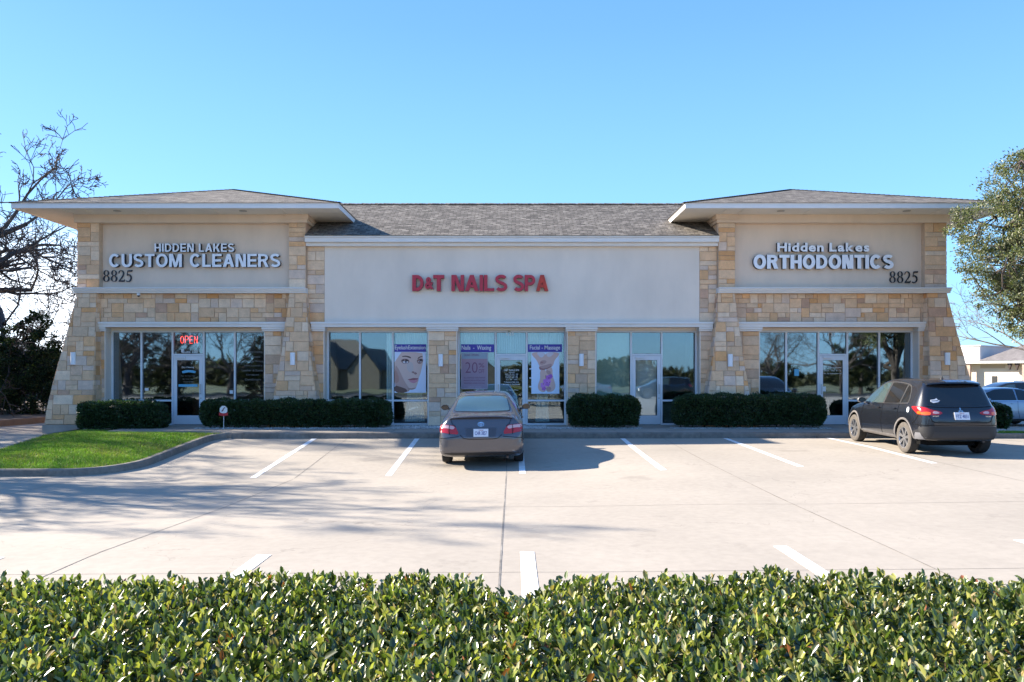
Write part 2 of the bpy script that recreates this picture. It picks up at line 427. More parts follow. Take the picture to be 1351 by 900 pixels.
def kerb(name, pts, w=0.15, top=None, m=M_KERB):
    """kerb stone run along a polyline (x, y), its inner side to the left of the direction of travel"""
    mb = MB(); P = [Vector((x, y, 0)) for x, y in pts]; prof = []
    for i, p in enumerate(P):
        a = P[max(0, i - 1)]; b = P[min(len(P) - 1, i + 1)]; d = (b - a).normalized(); n = Vector((-d.y, d.x, 0))
        zt = (gz(p.x, p.y) + 0.15) if top is None else top(p.x, p.y)
        zb = gz(p.x, p.y) - 0.1
        o0 = p.copy(); o0.z = zb; o1 = p + n * 0.012; o1.z = zt - 0.025; o2 = p + n * 0.03; o2.z = zt
        o3 = p + n * w; o3.z = zt; o4 = p + n * w; o4.z = zb
        prof.append([o0, o1, o2, o3, o4])
    for a, b in zip(prof[:-1], prof[1:]):
        for k in range(4): mb.face([a[k], b[k], b[k + 1], a[k + 1]])
    for e in (prof[0], prof[-1]): mb.face(e)
    o = mb.build(name, m, normals=True); o['kind'] = 'structure'
    return o
def arc(cx, cy, r, a0, a1, n=10):
    return [(cx + r * math.cos(math.radians(a0 + (a1 - a0) * i / n)), cy + r * math.sin(math.radians(a0 + (a1 - a0) * i / n))) for i in range(n + 1)]
kerb('kerb', [(x, YK) for x in np.arange(13.0, -7.6, -0.5)][::-1], top=lambda x, y: 0.001)
isl = [(-12.9, 23.3), (-12.75, 21.5)] + [(-12.4, 19.5), (-12.2, 18.0)] + arc(-11.2, 17.3, 1.1, 180, 270) + [(-10.2, 16.2)] + arc(-9.3, 17.5, 1.3, 270, 360) + [(-7.98, 18.3), (-7.96, 19.2), (-7.93, 20.2), (-7.85, 20.7), (-7.62, YK)]
kerb('kerb', isl)
# driveway edge: low retaining kerb on the far side of the drive
edge = [(-18.6, 21), (-17.6, 24), (-17.1, 26.2), (-16.8, 28.2), (-16.6, 33), (-16.6, 45)]
kerb('retaining_kerb', edge, w=0.3, top=lambda x, y: gz(x, y) + 0.22, m=mat('brown_kerb', (0.21, 0.15, 0.11), 0.9, noise=(3, 0.2)))
mb = MB(); mb.face([(-60, 12, -0.02), (-18.9, 19, -0.02), (-17.4, 26.2, -0.02), (-16.95, 33, -0.02), (-16.95, 60, -0.02), (-60, 60, -0.02)])
mb.build('leaf_litter', M_SOIL)['kind'] = 'structure'

# turf on the islands
def in_poly(x, y, poly):
    c = False; n = len(poly)
    for i in range(n):
        (x0, y0), (x1, y1) = poly[i], poly[i - 1]
        if (y0 > y) != (y1 > y) and x < (x1 - x0) * (y - y0) / (y1 - y0) + x0: c = not c
    return c
def edge_dist(x, y, poly):
    best = 9
    for i in range(len(poly)):
        a = Vector(poly[i - 1]); b = Vector(poly[i]); p = Vector((x, y)); ab = b - a
        t = max(0, min(1, (p - a).dot(ab) / max(ab.length_squared, 1e-9))); best = min(best, (p - a - ab * t).length)
    return best
isl_poly = [(x + (0.1 if x < -10 else -0.1), y + (0.1 if y < 17.5 else 0)) for x, y in isl] + [(-8.2, 21.05), (-11.0, 21.7), (-11.3, 22.9), (-12.9, 23.0)]
def isl_z(x, y):
    return gz(x, y) + 0.11 + 0.13 * min(1.0, edge_dist(x, y, isl_poly) / 1.4) - 0.05 * max(0, (y - 21) / 2)
def turf(name, poly, zf, nblades, seed, label, blade=0.055):
    verts, edges = [Vector(p) for p in poly], [(i, (i + 1) % len(poly)) for i in range(len(poly))]
    x0 = min(p[0] for p in poly); x1 = max(p[0] for p in poly); y0 = min(p[1] for p in poly); y1 = max(p[1] for p in poly)
    for x in np.arange(x0, x1, 0.25):
        for y in np.arange(y0, y1, 0.25):
            if in_poly(x, y, poly): verts.append(Vector((x, y)))
    r = geometry.delaunay_2d_cdt(verts, edges, [], 1, 1e-4)
    mb = MB(); mb.mesh([(v.x, v.y, zf(v.x, v.y)) for v in r[0]], r[2]); mb.build(name, M_TURF, smooth=True, normals=True)['kind'] = 'structure'
    rg = np.random.default_rng(seed); P = []
    while len(P) < nblades:
        x = rg.uniform(x0, x1); y = rg.uniform(y0, y1)
        if in_poly(x, y, poly): P.append((x, y, zf(x, y)))
    P = np.array(P); n = len(P)
    a = rg.uniform(0, 2 * np.pi, n); h = rg.uniform(0.5, 1.3, n) * blade; w = 0.006
    lean = rg.normal(0, 0.4, (n, 2)) * h[:, None]
    dx = np.stack([np.cos(a) * w, np.sin(a) * w, np.zeros(n)], 1)
    top = P + np.column_stack([lean, h])
    V = np.stack([P - dx, P + dx, top + dx * 0.3, top - dx * 0.3], 1).reshape(-1, 3)
    Fc = np.arange(4 * n).reshape(n, 4)
    base = np.array([0.17, 0.285, 0.045]); pt = 0.5 + 0.5 * np.sin(P[:, 0] * 2.1 + 1.3 * np.sin(P[:, 1] * 1.7)) * np.sin(P[:, 1] * 2.9 + P[:, 0]); c = base * rg.uniform(0.6, 1.35, (n, 1)) * (1 + np.outer(pt - 0.5, [0.45, 0.15, 0.3]))
    yel = rg.random(n) < 0.10 + 0.25 * (pt > 0.78); c[yel] = np.array([0.30, 0.28, 0.11])
    o = np_mesh('grass', V, Fc, leafmat('grass_blades', 0.6, 0.3), col=c); tag(o, label, 'grass', kind='stuff')
turf('lawn', isl_poly, isl_z, 60000, 3, 'bright green cut grass mounded on the kerbed island by the cleaners')
rp = [(13.1, 21.15), (22, 21.15), (22, 22.6), (13.1, 22.6)]
turf('verge_lawn', rp, lambda x, y: gz(x, y) + 0.12 - max(0, (y - 21.8)) * 0.05, 15000, 4, 'narrow green grass verge past the black hatchback')
kerb('kerb', [(13.0, YK), (16, YK), (19, YK), (24, YK)], top=lambda x, y: gz(x, y) + 0.13)

# pale stones in the planting bed
def pebbles(name, boxes, n, size, label):
    rg = np.random.default_rng(5); V = []; Fc = []; C = []
    oct_ = np.array([(1, 0, 0), (0, 1, 0), (-1, 0, 0), (0, -1, 0), (0, 0, 1), (0, 0, -1)], float)
    of = [(0, 1, 4, 4), (1, 2, 4, 4), (2, 3, 4, 4), (3, 0, 4, 4)]
    areas = np.array([(b[1] - b[0]) * (b[3] - b[2]) for b in boxes]); areas /= areas.sum()
    mb = MB()
    for k in range(n):
        b = boxes[rg.choice(len(boxes), p=areas)]
        c = np.array([rg.uniform(b[0], b[1]), rg.uniform(b[2], b[3]), b[4] + 0.005])
        s = size * rg.uniform(0.5, 1.3) * np.array([1, rg.uniform(0.6, 1), rg.uniform(0.5, 0.8)]); a = rg.uniform(0, 3.14)
        R = np.array([[math.cos(a), -math.sin(a), 0], [math.sin(a), math.cos(a), 0], [0, 0, 1]])
        vs = (oct_ * s * rg.uniform(0.8, 1.2, (6, 1))) @ R.T + c
        g = rg.uniform(0.25, 0.6)
        mb.mesh(vs.tolist(), [(0, 1, 4), (1, 2, 4), (2, 3, 4), (3, 0, 4)], col=(g, g * 0.97, g * 0.92))
    tag(mb.build(name, mat('pebble', rough=0.85, attr='tone')), label, 'gravel', kind='stuff')
pebbles('gravel', [(-3.6, 1.0, 22.45, 23.6, 0.0), (1.0, 3.75, 22.4, 22.9, 0.0), (4.6, 9.2, 22.4, 22.9, 0.0), (-9.1, -3.5, 22.4, 22.7, 0.0)], 5000, 0.035, 'pale river stones spread in the planting bed along the shopfronts')
pebbles('verge_gravel', [(11.3, 13.2, 21.3, 22.6, 0.0), (13.1, 15.0, 22.6, 23.3, -0.18)], 1200, 0.05, 'pale rubble stones lying between the walk end and the grass verge')
# ------------------------------------------------------------------ the shopping centre
M_STONE = mat('limestone', rough=0.85, attr='tone', noise=(5, 0.13), noise2=(30, 0.08), bump=(22, 0.5, 0.012))
M_MORTAR = mat('mortar', (0.60, 0.45, 0.32), 0.9, noise=(10, 0.1))
M_STUCCO = mat('stucco_light', (0.82, 0.70, 0.585), 0.92, noise=(1.3, 0.06), noise2=(0.35, 0.04), bump=(60, 0.5, 0.005), stretch=(1, 1, 0.45))
M_STUCCO2 = mat('stucco_tan', (0.78, 0.615, 0.475), 0.92, noise=(1.5, 0.06), noise2=(0.4, 0.04), bump=(60, 0.5, 0.005), stretch=(1, 1, 0.4))
M_TRIM = mat('white_trim', (0.80, 0.76, 0.72), 0.55, noise=(2, 0.04))
M_TRIMJ = mat('trim_shadow_gap', (0.30, 0.29, 0.28), 0.8)
M_SOFFIT = mat('soffit_paint', (0.84, 0.78, 0.68), 0.8, noise=(1.5, 0.05), bump=(40, 0.15, 0.003))
M_ALU = mat('white_aluminium', (0.70, 0.71, 0.73), 0.4, noise=(3, 0.03))
M_GASKET = mat('gasket', (0.02, 0.02, 0.02), 0.6)
M_STEEL = mat('brushed_steel', (0.45, 0.45, 0.45), 0.35, metal=1.0)
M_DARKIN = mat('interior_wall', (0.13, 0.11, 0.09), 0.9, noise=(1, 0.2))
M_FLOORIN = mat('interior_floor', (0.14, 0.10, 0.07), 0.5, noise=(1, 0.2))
G_DARK = glass_mat('tinted_glass', (0.80, 0.82, 0.83), 0.24, (0.70, 0.83, 0.92), 0.0003)
G_SPA = glass_mat('shop_glass', (0.95, 0.985, 0.98), 0.16, (0.72, 0.86, 0.95), 0.0003)

def shingle_mat():
    m = bpy.data.materials.new('roof_shingles'); m.use_nodes = True
    nt = m.node_tree; N = nt.nodes; L = nt.links; b = N['Principled BSDF']; b.inputs['Roughness'].default_value = 0.95
    b.inputs['Specular IOR Level'].default_value = 0.2
    uv = N.new('ShaderNodeUVMap'); uv.uv_map = 'UVMap'
    br = N.new('ShaderNodeTexBrick'); br.offset = 0.5; br.inputs['Scale'].default_value = 1.0
    br.inputs['Brick Width'].default_value = 0.24; br.inputs['Row Height'].default_value = 0.143; br.inputs['Mortar Size'].default_value = 0.010
    br.inputs['Mortar Smooth'].default_value = 0.6; br.inputs['Bias'].default_value = 0.0
    br.inputs['Color1'].default_value = (0.235, 0.212, 0.182, 1); br.inputs['Color2'].default_value = (0.112, 0.102, 0.09, 1)
    br.inputs['Mortar'].default_value = (0.06, 0.05, 0.045, 1)
    n0 = N.new('ShaderNodeTexNoise'); n0.inputs['Scale'].default_value = 1.6
    va = N.new('ShaderNodeVectorMath'); va.operation = 'MULTIPLY_ADD'; va.inputs[1].default_value = (0.09, 0.02, 0)
    L.new(uv.outputs[0], n0.inputs['Vector']); L.new(n0.outputs['Color'], va.inputs[0]); L.new(uv.outputs[0], va.inputs[2])
    L.new(va.outputs[0], br.inputs['Vector'])
    n1 = N.new('ShaderNodeTexNoise'); n1.inputs['Scale'].default_value = 7; n1.inputs['Detail'].default_value = 5; L.new(uv.outputs[0], n1.inputs['Vector'])
    mr = N.new('ShaderNodeMapRange'); mr.inputs['From Min'].default_value = 0.3; mr.inputs['From Max'].default_value = 0.7; mr.inputs['To Min'].default_value = 0.6; mr.inputs['To Max'].default_value = 1.4
    L.new(n1.outputs['Fac'], mr.inputs['Value'])
    mx = N.new('ShaderNodeMix'); mx.data_type = 'RGBA'; mx.blend_type = 'MULTIPLY'; mx.inputs['Factor'].default_value = 1
    L.new(br.outputs['Color'], mx.inputs['A']); L.new(mr.outputs['Result'], mx.inputs['B']); L.new(mx.outputs['Result'], b.inputs['Base Color'])
    bp = N.new('ShaderNodeBump'); bp.inputs['Strength'].default_value = 0.7; bp.inputs['Distance'].default_value = 0.02
    L.new(br.outputs['Fac'], bp.inputs['Height']); bp.invert = True; L.new(bp.outputs['Normal'], b.inputs['Normal'])
    return m
M_SHINGLE = shingle_mat()

PAL = [((0.74, 0.54, 0.36), 4.5), ((0.72, 0.49, 0.30), 5), ((0.72, 0.44, 0.23), 2.6), ((0.70, 0.385, 0.17), 1.1), ((0.66, 0.525, 0.42), 2.6),
       ((0.56, 0.36, 0.245), 0.8), ((0.78, 0.61, 0.44), 3.0), ((0.62, 0.445, 0.31), 1.5)]
def stone_col(r):
    t = r.uniform(0, sum(w for _, w in PAL))
    for c, w in PAL:
        t -= w
        if t <= 0: break
    k = r.uniform(0.88, 1.08); return (c[0] * 1.05 * k, c[1] * k, c[2] * 0.97 * k)

def ashlar(mb, u0, u1, v0, v1, f, uL=None, uR=None, cell=(0.12, 0.145), seed=0, proud=0.02, dark=1.0):
    """random ashlar: blocks of one to four cells, clipped to uL(v)..uR(v); f(u, v, d) -> point, d = distance proud of the wall"""
    r = random.Random(seed); nu = max(1, round((u1 - u0) / cell[0])); nv = max(1, round((v1 - v0) / cell[1]))
    cu = (u1 - u0) / nu; cv = (v1 - v0) / nv; used = [[False] * nv for _ in range(nu)]
    uL = uL or (lambda v: u0); uR = uR or (lambda v: u1)
    for j in range(nv):
        i = 0
        while i < nu:
            if used[i][j]: i += 1; continue
            w = r.choice([2, 2, 3, 3, 3, 4, 5]); h = r.choice([1, 1, 1, 2, 2, 2])
            if w > 1 and i + w == nu - 1: w += 1
            w = min(w, nu - i); h = min(h, nv - j)
            k = 1
            while k < w and not used[i + k][j]: k += 1
            w = k; h = min(h, w)
            for a in range(i, i + w):
                for b in range(j, j + h): used[a][b] = True
            ua, ub, va, vb = u0 + i * cu, u0 + (i + w) * cu, v0 + j * cv, v0 + (j + h) * cv
            g = 0.005; col = stone_col(r); col = tuple(c * dark for c in col); d = proud + r.uniform(-0.004, 0.006)
            va2, vb2 = va + g, vb - g
            def cl(u, v, e): return max(uL(v) + e, min(uR(v) - e, u))
            def quad(e, dd):
                return [f(cl(ua + g + e, va2 + e, 0), va2 + e, dd), f(cl(ub - g - e, va2 + e, 0), va2 + e, dd), f(cl(ub - g - e, vb2 - e, 0), vb2 - e, dd), f(cl(ua + g + e, vb2 - e, 0), vb2 - e, dd)]
            if cl(ub - g, va2, 0) - cl(ua + g, va2, 0) < 0.012 and cl(ub - g, vb2, 0) - cl(ua + g, vb2, 0) < 0.012: continue
            q0 = quad(0, 0.0); q1 = quad(0.006, d)
            mb.face(q1, col)
            for k in range(4): mb.face([q0[k], q0[(k + 1) % 4], q1[(k + 1) % 4], q1[k]], col)

BLD = empty('shopping_centre', (0, YK + 3, 0))
tag(BLD, 'single storey retail strip with stone piers, two hipped end roofs and grey shingles', 'building')
YF = 23.82      # stone and stucco wall face
YW = 24.20      # glazing
SX = (-1, 1)
def front(y): return lambda u, v, d: (u, y - d, v)

# --- mortar / wall cores
class _Core:
    def box(self, *a):
        mb = MB(); mb.box(*a); mb.build('wall_core', M_MORTAR, BLD)
core = _Core()
def seg(x0, x1, z0, z1, y0=YF, y1=YF + 0.3): core.box(x0, x1, y0, y1, z0, z1)
for s in SX:
    seg(s * 1.68, s * 2.53, -0.1, 2.96); seg(s * 5.71, s * 7.50, -0.1, 2.96); seg(s * 12.35, s * 13.05, -0.3, 2.96)
    seg(s * 5.69, s * 13.05, 2.97, 4.15); seg(s * 5.69, s * 6.22, 4.16, 5.6)
    core.box(s * 6.225, s * 6.73, 23.67, 24.3, 4.14, 6.2); core.box(s * 12.45, s * 13.1, 23.67, 24.3, 4.14, 6.2)
    core.box(s * 6.225, s * 6.5, 24.31, 31.5, 4.14, 6.3)
    core.box(s * 12.8, s * 13.1, 24.31, 36, -0.4, 6.3)
# --- stucco fields
mb = MB(); mb.box(-5.688, 5.688, YF - 0.005, YF + 0.3, 3.05, 5.5); mb.build('stucco_wall', M_STUCCO, BLD)
for s in SX:
    mb = MB(); mb.box(s * 6.732, s * 12.448, 23.86, 24.2, 4.1, 6.3); mb.build('stucco_wall', M_STUCCO2, BLD)
# --- stone facing
st = MB(); sd = 10
for s in SX:
    for (a, b, z0, z1, y) in ((1.68, 2.53, 0, 2.86, YF), (5.71, 6.9, 0, 2.86, YF), (7.0, 7.50, 0, 2.86, YF), (12.35, 12.7, 0, 2.86, YF),
                              (6.5, 12.75, 3.14, 4.0, YF), (5.69, 6.222, 3.14, 5.43, YF), (6.225, 6.73, 4.15, 6.12, 23.67), (12.45, 13.1, 4.15, 6.12, 23.67),
                              (6.22, 6.9, 3.14, 4.0, YF)):
        if (a, b) == (6.22, 6.9): continue
        sd += 1
        u0, u1 = (a, b) if s > 0 else (-b, -a)
        ashlar(st, u0, u1, z0, z1, front(y), seed=sd)
    # inner and outer returns of the tower piers
    x = s * 6.225; ashlar(st, 23.67, 24.8, 5.5, 6.12, lambda u, v, d, x=x, s=s: (x - s * d, u, v), seed=sd + 50)
    x = s * 13.1; ashlar(st, 23.67, 36, 4.15, 6.12, lambda u, v, d, x=x, s=s: (x + s * d, u, v), seed=sd + 51)
    ashlar(st, 25.2, 36, -0.3, 4.0, lambda u, v, d, x=x, s=s: (x + s * d, u, v), seed=sd + 52)
st.build('stone_facing', M_STONE, BLD)

# --- battered buttresses
def prof(tab, z):
    for (z0, a), (z1, b) in zip(tab[:-1], tab[1:]):
        if z <= z1: t = max(0, (z - z0) / (z1 - z0)); return a + (b - a) * t
    return tab[-1][1]
def buttress(s, inner, outer, yb, yt, zb, seed, plinth=False):
    """inner/outer: tables (z, |x|) of its two edges; front face leans from yb at the foot to yt at z=4"""
    fy = lambda v: yb + (yt - yb) * max(0, v) / 4.0
    mb = MB(); mc = MB()
    a = lambda v: min(s * prof(inner, v), s * prof(outer, v)); b = lambda v: max(s * prof(inner, v), s * prof(outer, v))
    zs = [zb, 0.5, 1.0, 1.5, 2.0, 2.5, 3.0, 3.5, 4.0]
    for z0, z1 in zip(zs[:-1], zs[1:]):
        p = [(a(z0), fy(z0), z0), (b(z0), fy(z0), z0), (b(z0), 24.1, z0), (a(z0), 24.1, z0)]
        q = [(a(z1), fy(z1), z1), (b(z1), fy(z1), z1), (b(z1), 24.1, z1), (a(z1), 24.1, z1)]
        for k in range(4): mc.face([p[k], p[(k + 1) % 4], q[(k + 1) % 4], q[k]])
    mc.face([(a(4.0), fy(4), 3.99), (b(4.0), fy(4), 3.99), (b(4.0), 24.1, 3.99), (a(4.0), 24.1, 3.99)])
    z0 = 0.07 if plinth else zb
    ashlar(mb, a(0) - 0.01, b(0) + 0.01, z0, 4.0, lambda u, v, d: (u, fy(v) - d, v), a, b, seed=seed)
    for g, sg in ((a, -1), (b, 1)):
        ashlar(mb, 0, 24.1 - yb, z0, 4.0, lambda u, v, d, g=g, sg=sg: (g(v) + sg * d, max(fy(v), 24.1 - u) if u < 24.1 - yb - 0.001 else fy(v), v), seed=seed + sg)
    o = mc.build('buttress', M_MORTAR, BLD); mb.build('stone_facing', M_STONE, o)
    if plinth:
        pm = MB(); w = 0.03
        x0, x1 = a(0) - w, b(0) + w; pm.box(x0, x1, yb - 0.06, 24.1, -0.55, 0.06); pm.build('plinth', mat('plinth_concrete', (0.33, 0.31, 0.27), 0.9, noise=(3, 0.15)), o)
    return o
for k, s in enumerate(SX):
    buttress(s, [(0, 5.70), (0.7, 5.78), (2.0, 6.0), (3.2, 6.13), (4, 6.19)], [(0, 7.22), (0.8, 7.06), (2.0, 6.88), (3.0, 6.78), (4, 6.68)], 23.12, 23.60, -0.1, 100 + 10 * k)
    buttress(s, [(0, 12.46), (4, 12.5)], [(0, 13.86), (0.6, 13.79), (1.5, 13.62), (2.5, 13.38), (4, 13.06)], 23.25, 23.60, -0.3, 140 + 10 * k, plinth=True)

# --- trim
def moulding(name, x0, x1, steps, caps=0.0):
    """steps: (z0, z1, front y); every step is its own ledge"""
    mb = MB()
    for z0, z1, y in steps: mb.box(x0, x1, y, 24.15, z0, z1)
    return mb.build(name, M_TRIM, BLD)
moulding('cornice', -6.215, 6.215, [(5.43, 5.528, 23.66), (5.531, 5.66, 23.53), (5.663, 5.71, 23.50)])
for s in SX:
    x0, x1 = sorted((s * 6.19, s * 13.17))
    moulding('sill_band', x0, x1, [(4.002, 4.058, 23.55), (4.06, 4.118, 23.50), (4.12, 4.155, 23.45)])
def lintel(x0, x1, capseg):
    mb = MB(); mb.box(x0, x1, 23.66, 24.15, 2.985, 3.075); mb.box(x0 - 0.01, x1 + 0.01, 23.62, 24.15, 3.078, 3.135)
    for a, b in capseg:
        mb.box(a - 0.01, b + 0.01, 23.69, 24.15, 2.915, 2.982); mb.box(a, b, 23.735, 24.15, 2.86, 2.912)
    mb.build('lintel', M_TRIM, BLD)
lintel(-6.06, 6.06, [(-6.06, -5.66), (-2.58, -1.63), (1.63, 2.58), (5.66, 6.06)])
for s in SX:
    a = [sorted((s * 6.8, s * 7.56)), sorted((s * 12.29, s * 12.5))]
    x0, x1 = sorted((s * 6.8, s * 12.5)); lintel(x0, x1, a)
# header strip and side reveals of the openings
hd = MB(); OPEN = [(-12.33, -7.52), (-5.69, -2.55), (-1.66, 1.66), (2.55, 5.69), (7.52, 12.33)]
for a, b in OPEN:
    hd.box(a, b, 24.05, 24.3, 2.90, 2.984)
    hd.box(a - 0.03, a, YF - 0.03, 24.3, -0.1, 2.984); hd.box(b, b + 0.03, YF - 0.03, 24.3, -0.1, 2.984)
hd.build('reveal', M_STUCCO, BLD)

# --- eaves and roofs
ZS = 6.34
for s in SX:
    xi, xo, y0, y1 = s * 4.99, s * 14.42, 22.58, 32.0
    x0, x1 = sorted((xi, xo))
    mb = MB(); mb.box(x0 + 0.03, x1 - 0.03, y0 + 0.03, y1 - 0.03, ZS + 0.02, ZS + 0.05)
    # shallow battens where the soffit boards meet
    for xx in (6.25, 6.75, 8.7, 10.9, 12.5, 13.1):
        mb.box(s * xx - 0.02, s * xx + 0.02, y0 + 0.031, 23.5, ZS + 0.004, ZS + 0.019)
    mb.build('soffit', M_SOFFIT, BLD)
    mb = MB()   # frieze under the soffit
    mb.box(*sorted((s * 6.16, s * 13.17)), 23.58, 24.3, 6.12, ZS + 0.018); mb.box(*sorted((s * 6.12, s * 6.8)), 23.52, 24.31, 6.22, ZS + 0.0175)
    mb.box(*sorted((s * 6.165, s * 6.28)), 24.301, 31, 6.12, ZS + 0.018); mb.box(*sorted((s * 13.05, s * 13.165)), 24.301, 31, 6.12, ZS + 0.018)
    mb.build('frieze', M_STUCCO2, BLD)
    mb = MB()
    mb.box(x0, x1, y0, y0 + 0.03, ZS, ZS + 0.15); mb.box(x0, x1, y1 - 0.03, y1, ZS, ZS + 0.15)
    mb.box(x0, x0 + 0.03, y0 + 0.0301, y1 - 0.0301, ZS, ZS + 0.15); mb.box(x1 - 0.03, x1, y0 + 0.0301, y1 - 0.0301, ZS, ZS + 0.15)
    mb.build('fascia', M_TRIM, BLD)
    # soffit vents
    mb = MB()
    for xx in (7.9, 11.6):
        mb = MB(); mb.lathe([(0.0, 0.0), (0.11, 0.0), (0.11, 0.012)], 'z', (s * xx, 23.05, ZS + 0.006), 20); mb.build('downlight', M_STEEL, BLD)
    e = 0.03; z = ZS + 0.155; xa, xb, ya, yb = x0 - e, x1 + e, y0 - e, y1 + e
    cx, cy = (xa + xb) / 2, (ya + yb) / 2; h = 0.312 * (xb - xa) / 2; A = (cx, cy, z + h)
    mb = MB(); c = [(xa, ya, z), (xb, ya, z), (xb, yb, z), (xa, yb, z)]; L = math.hypot(h, (yb - ya) / 2)
    for k in range(4):
        p, q = Vector(c[k]), Vector(c[(k + 1) % 4]); w = (q - p).length
        # the slope in courses, each a small step, so that the eave and hips read as shingles
        mb.face([p, q, A], uv=[(0, 0), (w, 0), (w / 2, L)])
    mb.face([(xa, ya, z - 0.004), (xa, yb, z - 0.004), (xb, yb, z - 0.004), (xb, ya, z - 0.004)])
    o = mb.build('roof', M_SHINGLE, BLD)
    hp = MB()
    for p in c:
        p = Vector(p); d = Vector(A) - p; n = int(d.length / 0.15); side = d.cross(Vector((0, 0, 1))).normalized() * 0.12
        for i in range(n):
            a = p + d * (i / n); b = p + d * ((i + 1.15) / n); up = Vector((0, 0, 0.028)); low = Vector((0, 0, -0.03))
            hp.face([a + up - side + low, a + up, b + up * 0.4, b + up * 0.4 - side + low], uv=[(i * .37, 0), (i * .37 + .1, .1), (i * .37 + .1, .2), (i * .37, .2)])
            hp.face([a + up, a + up + side + low, b + up * 0.4 + side + low, b + up * 0.4], uv=[(i * .37, 0), (i * .37 + .1, .1), (i * .37 + .1, .2), (i * .37, .2)])
    hp.build('hip_cap', M_SHINGLE, o)
mb = MB(); ya, za, yr, zr, yb = 23.46, 5.715, 26.9, 7.39, 30.3
L = math.hypot(yr - ya, zr - za)
mb.face([(-6.2, ya, za), (6.2, ya, za), (6.2, yr, zr), (-6.2, yr, zr)], uv=[(0, 0), (12.4, 0), (12.4, L), (0, L)])
mb.face([(-6.2, yr, zr), (6.2, yr, zr), (6.2, yb, za), (-6.2, yb, za)], uv=[(0, 0), (12.4, 0), (12.4, L), (0, L)])
mb.face([(-6.2, ya, za), (-6.2, yr, zr), (-6.2, yb, za)]); mb.face([(6.2, ya, za), (6.2, yr, zr), (6.2, yb, za)])
o = mb.build('roof', M_SHINGLE, BLD)
mb = MB(); rr = random.Random(3)
for i in range(82):
    x = -6.2 + i * 0.151; t = rr.uniform(0, 0.01)
    for sy in (-1, 1):
        mb.face([(x, yr, zr + 0.03 + t), (x + 0.17, yr, zr + 0.018 + t), (x + 0.17, yr + sy * 0.14, zr - 0.045 + t), (x, yr + sy * 0.14, zr - 0.033 + t)], uv=[(i * .31, 0), (i * .31 + .2, 0), (i * .31 + .2, .1), (i * .31, .1)])
mb.build('ridge_cap', M_SHINGLE, o)
# rear of the building
mb = MB(); mb.box(-12.8, 12.8, 30.3, 38, -0.5, 5.4); mb.box(-12.9, 12.9, 30.25, 38.1, 5.4, 5.5); mb.build('rear_wall', M_STUCCO2, BLD)

# --- interiors
mb = MB()
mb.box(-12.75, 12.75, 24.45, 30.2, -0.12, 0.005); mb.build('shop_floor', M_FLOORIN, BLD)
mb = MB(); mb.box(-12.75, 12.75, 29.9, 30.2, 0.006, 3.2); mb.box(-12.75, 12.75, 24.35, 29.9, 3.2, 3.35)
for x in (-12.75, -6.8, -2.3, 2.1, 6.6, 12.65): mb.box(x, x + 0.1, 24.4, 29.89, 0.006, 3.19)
mb.build('partition', M_DARKIN, BLD)
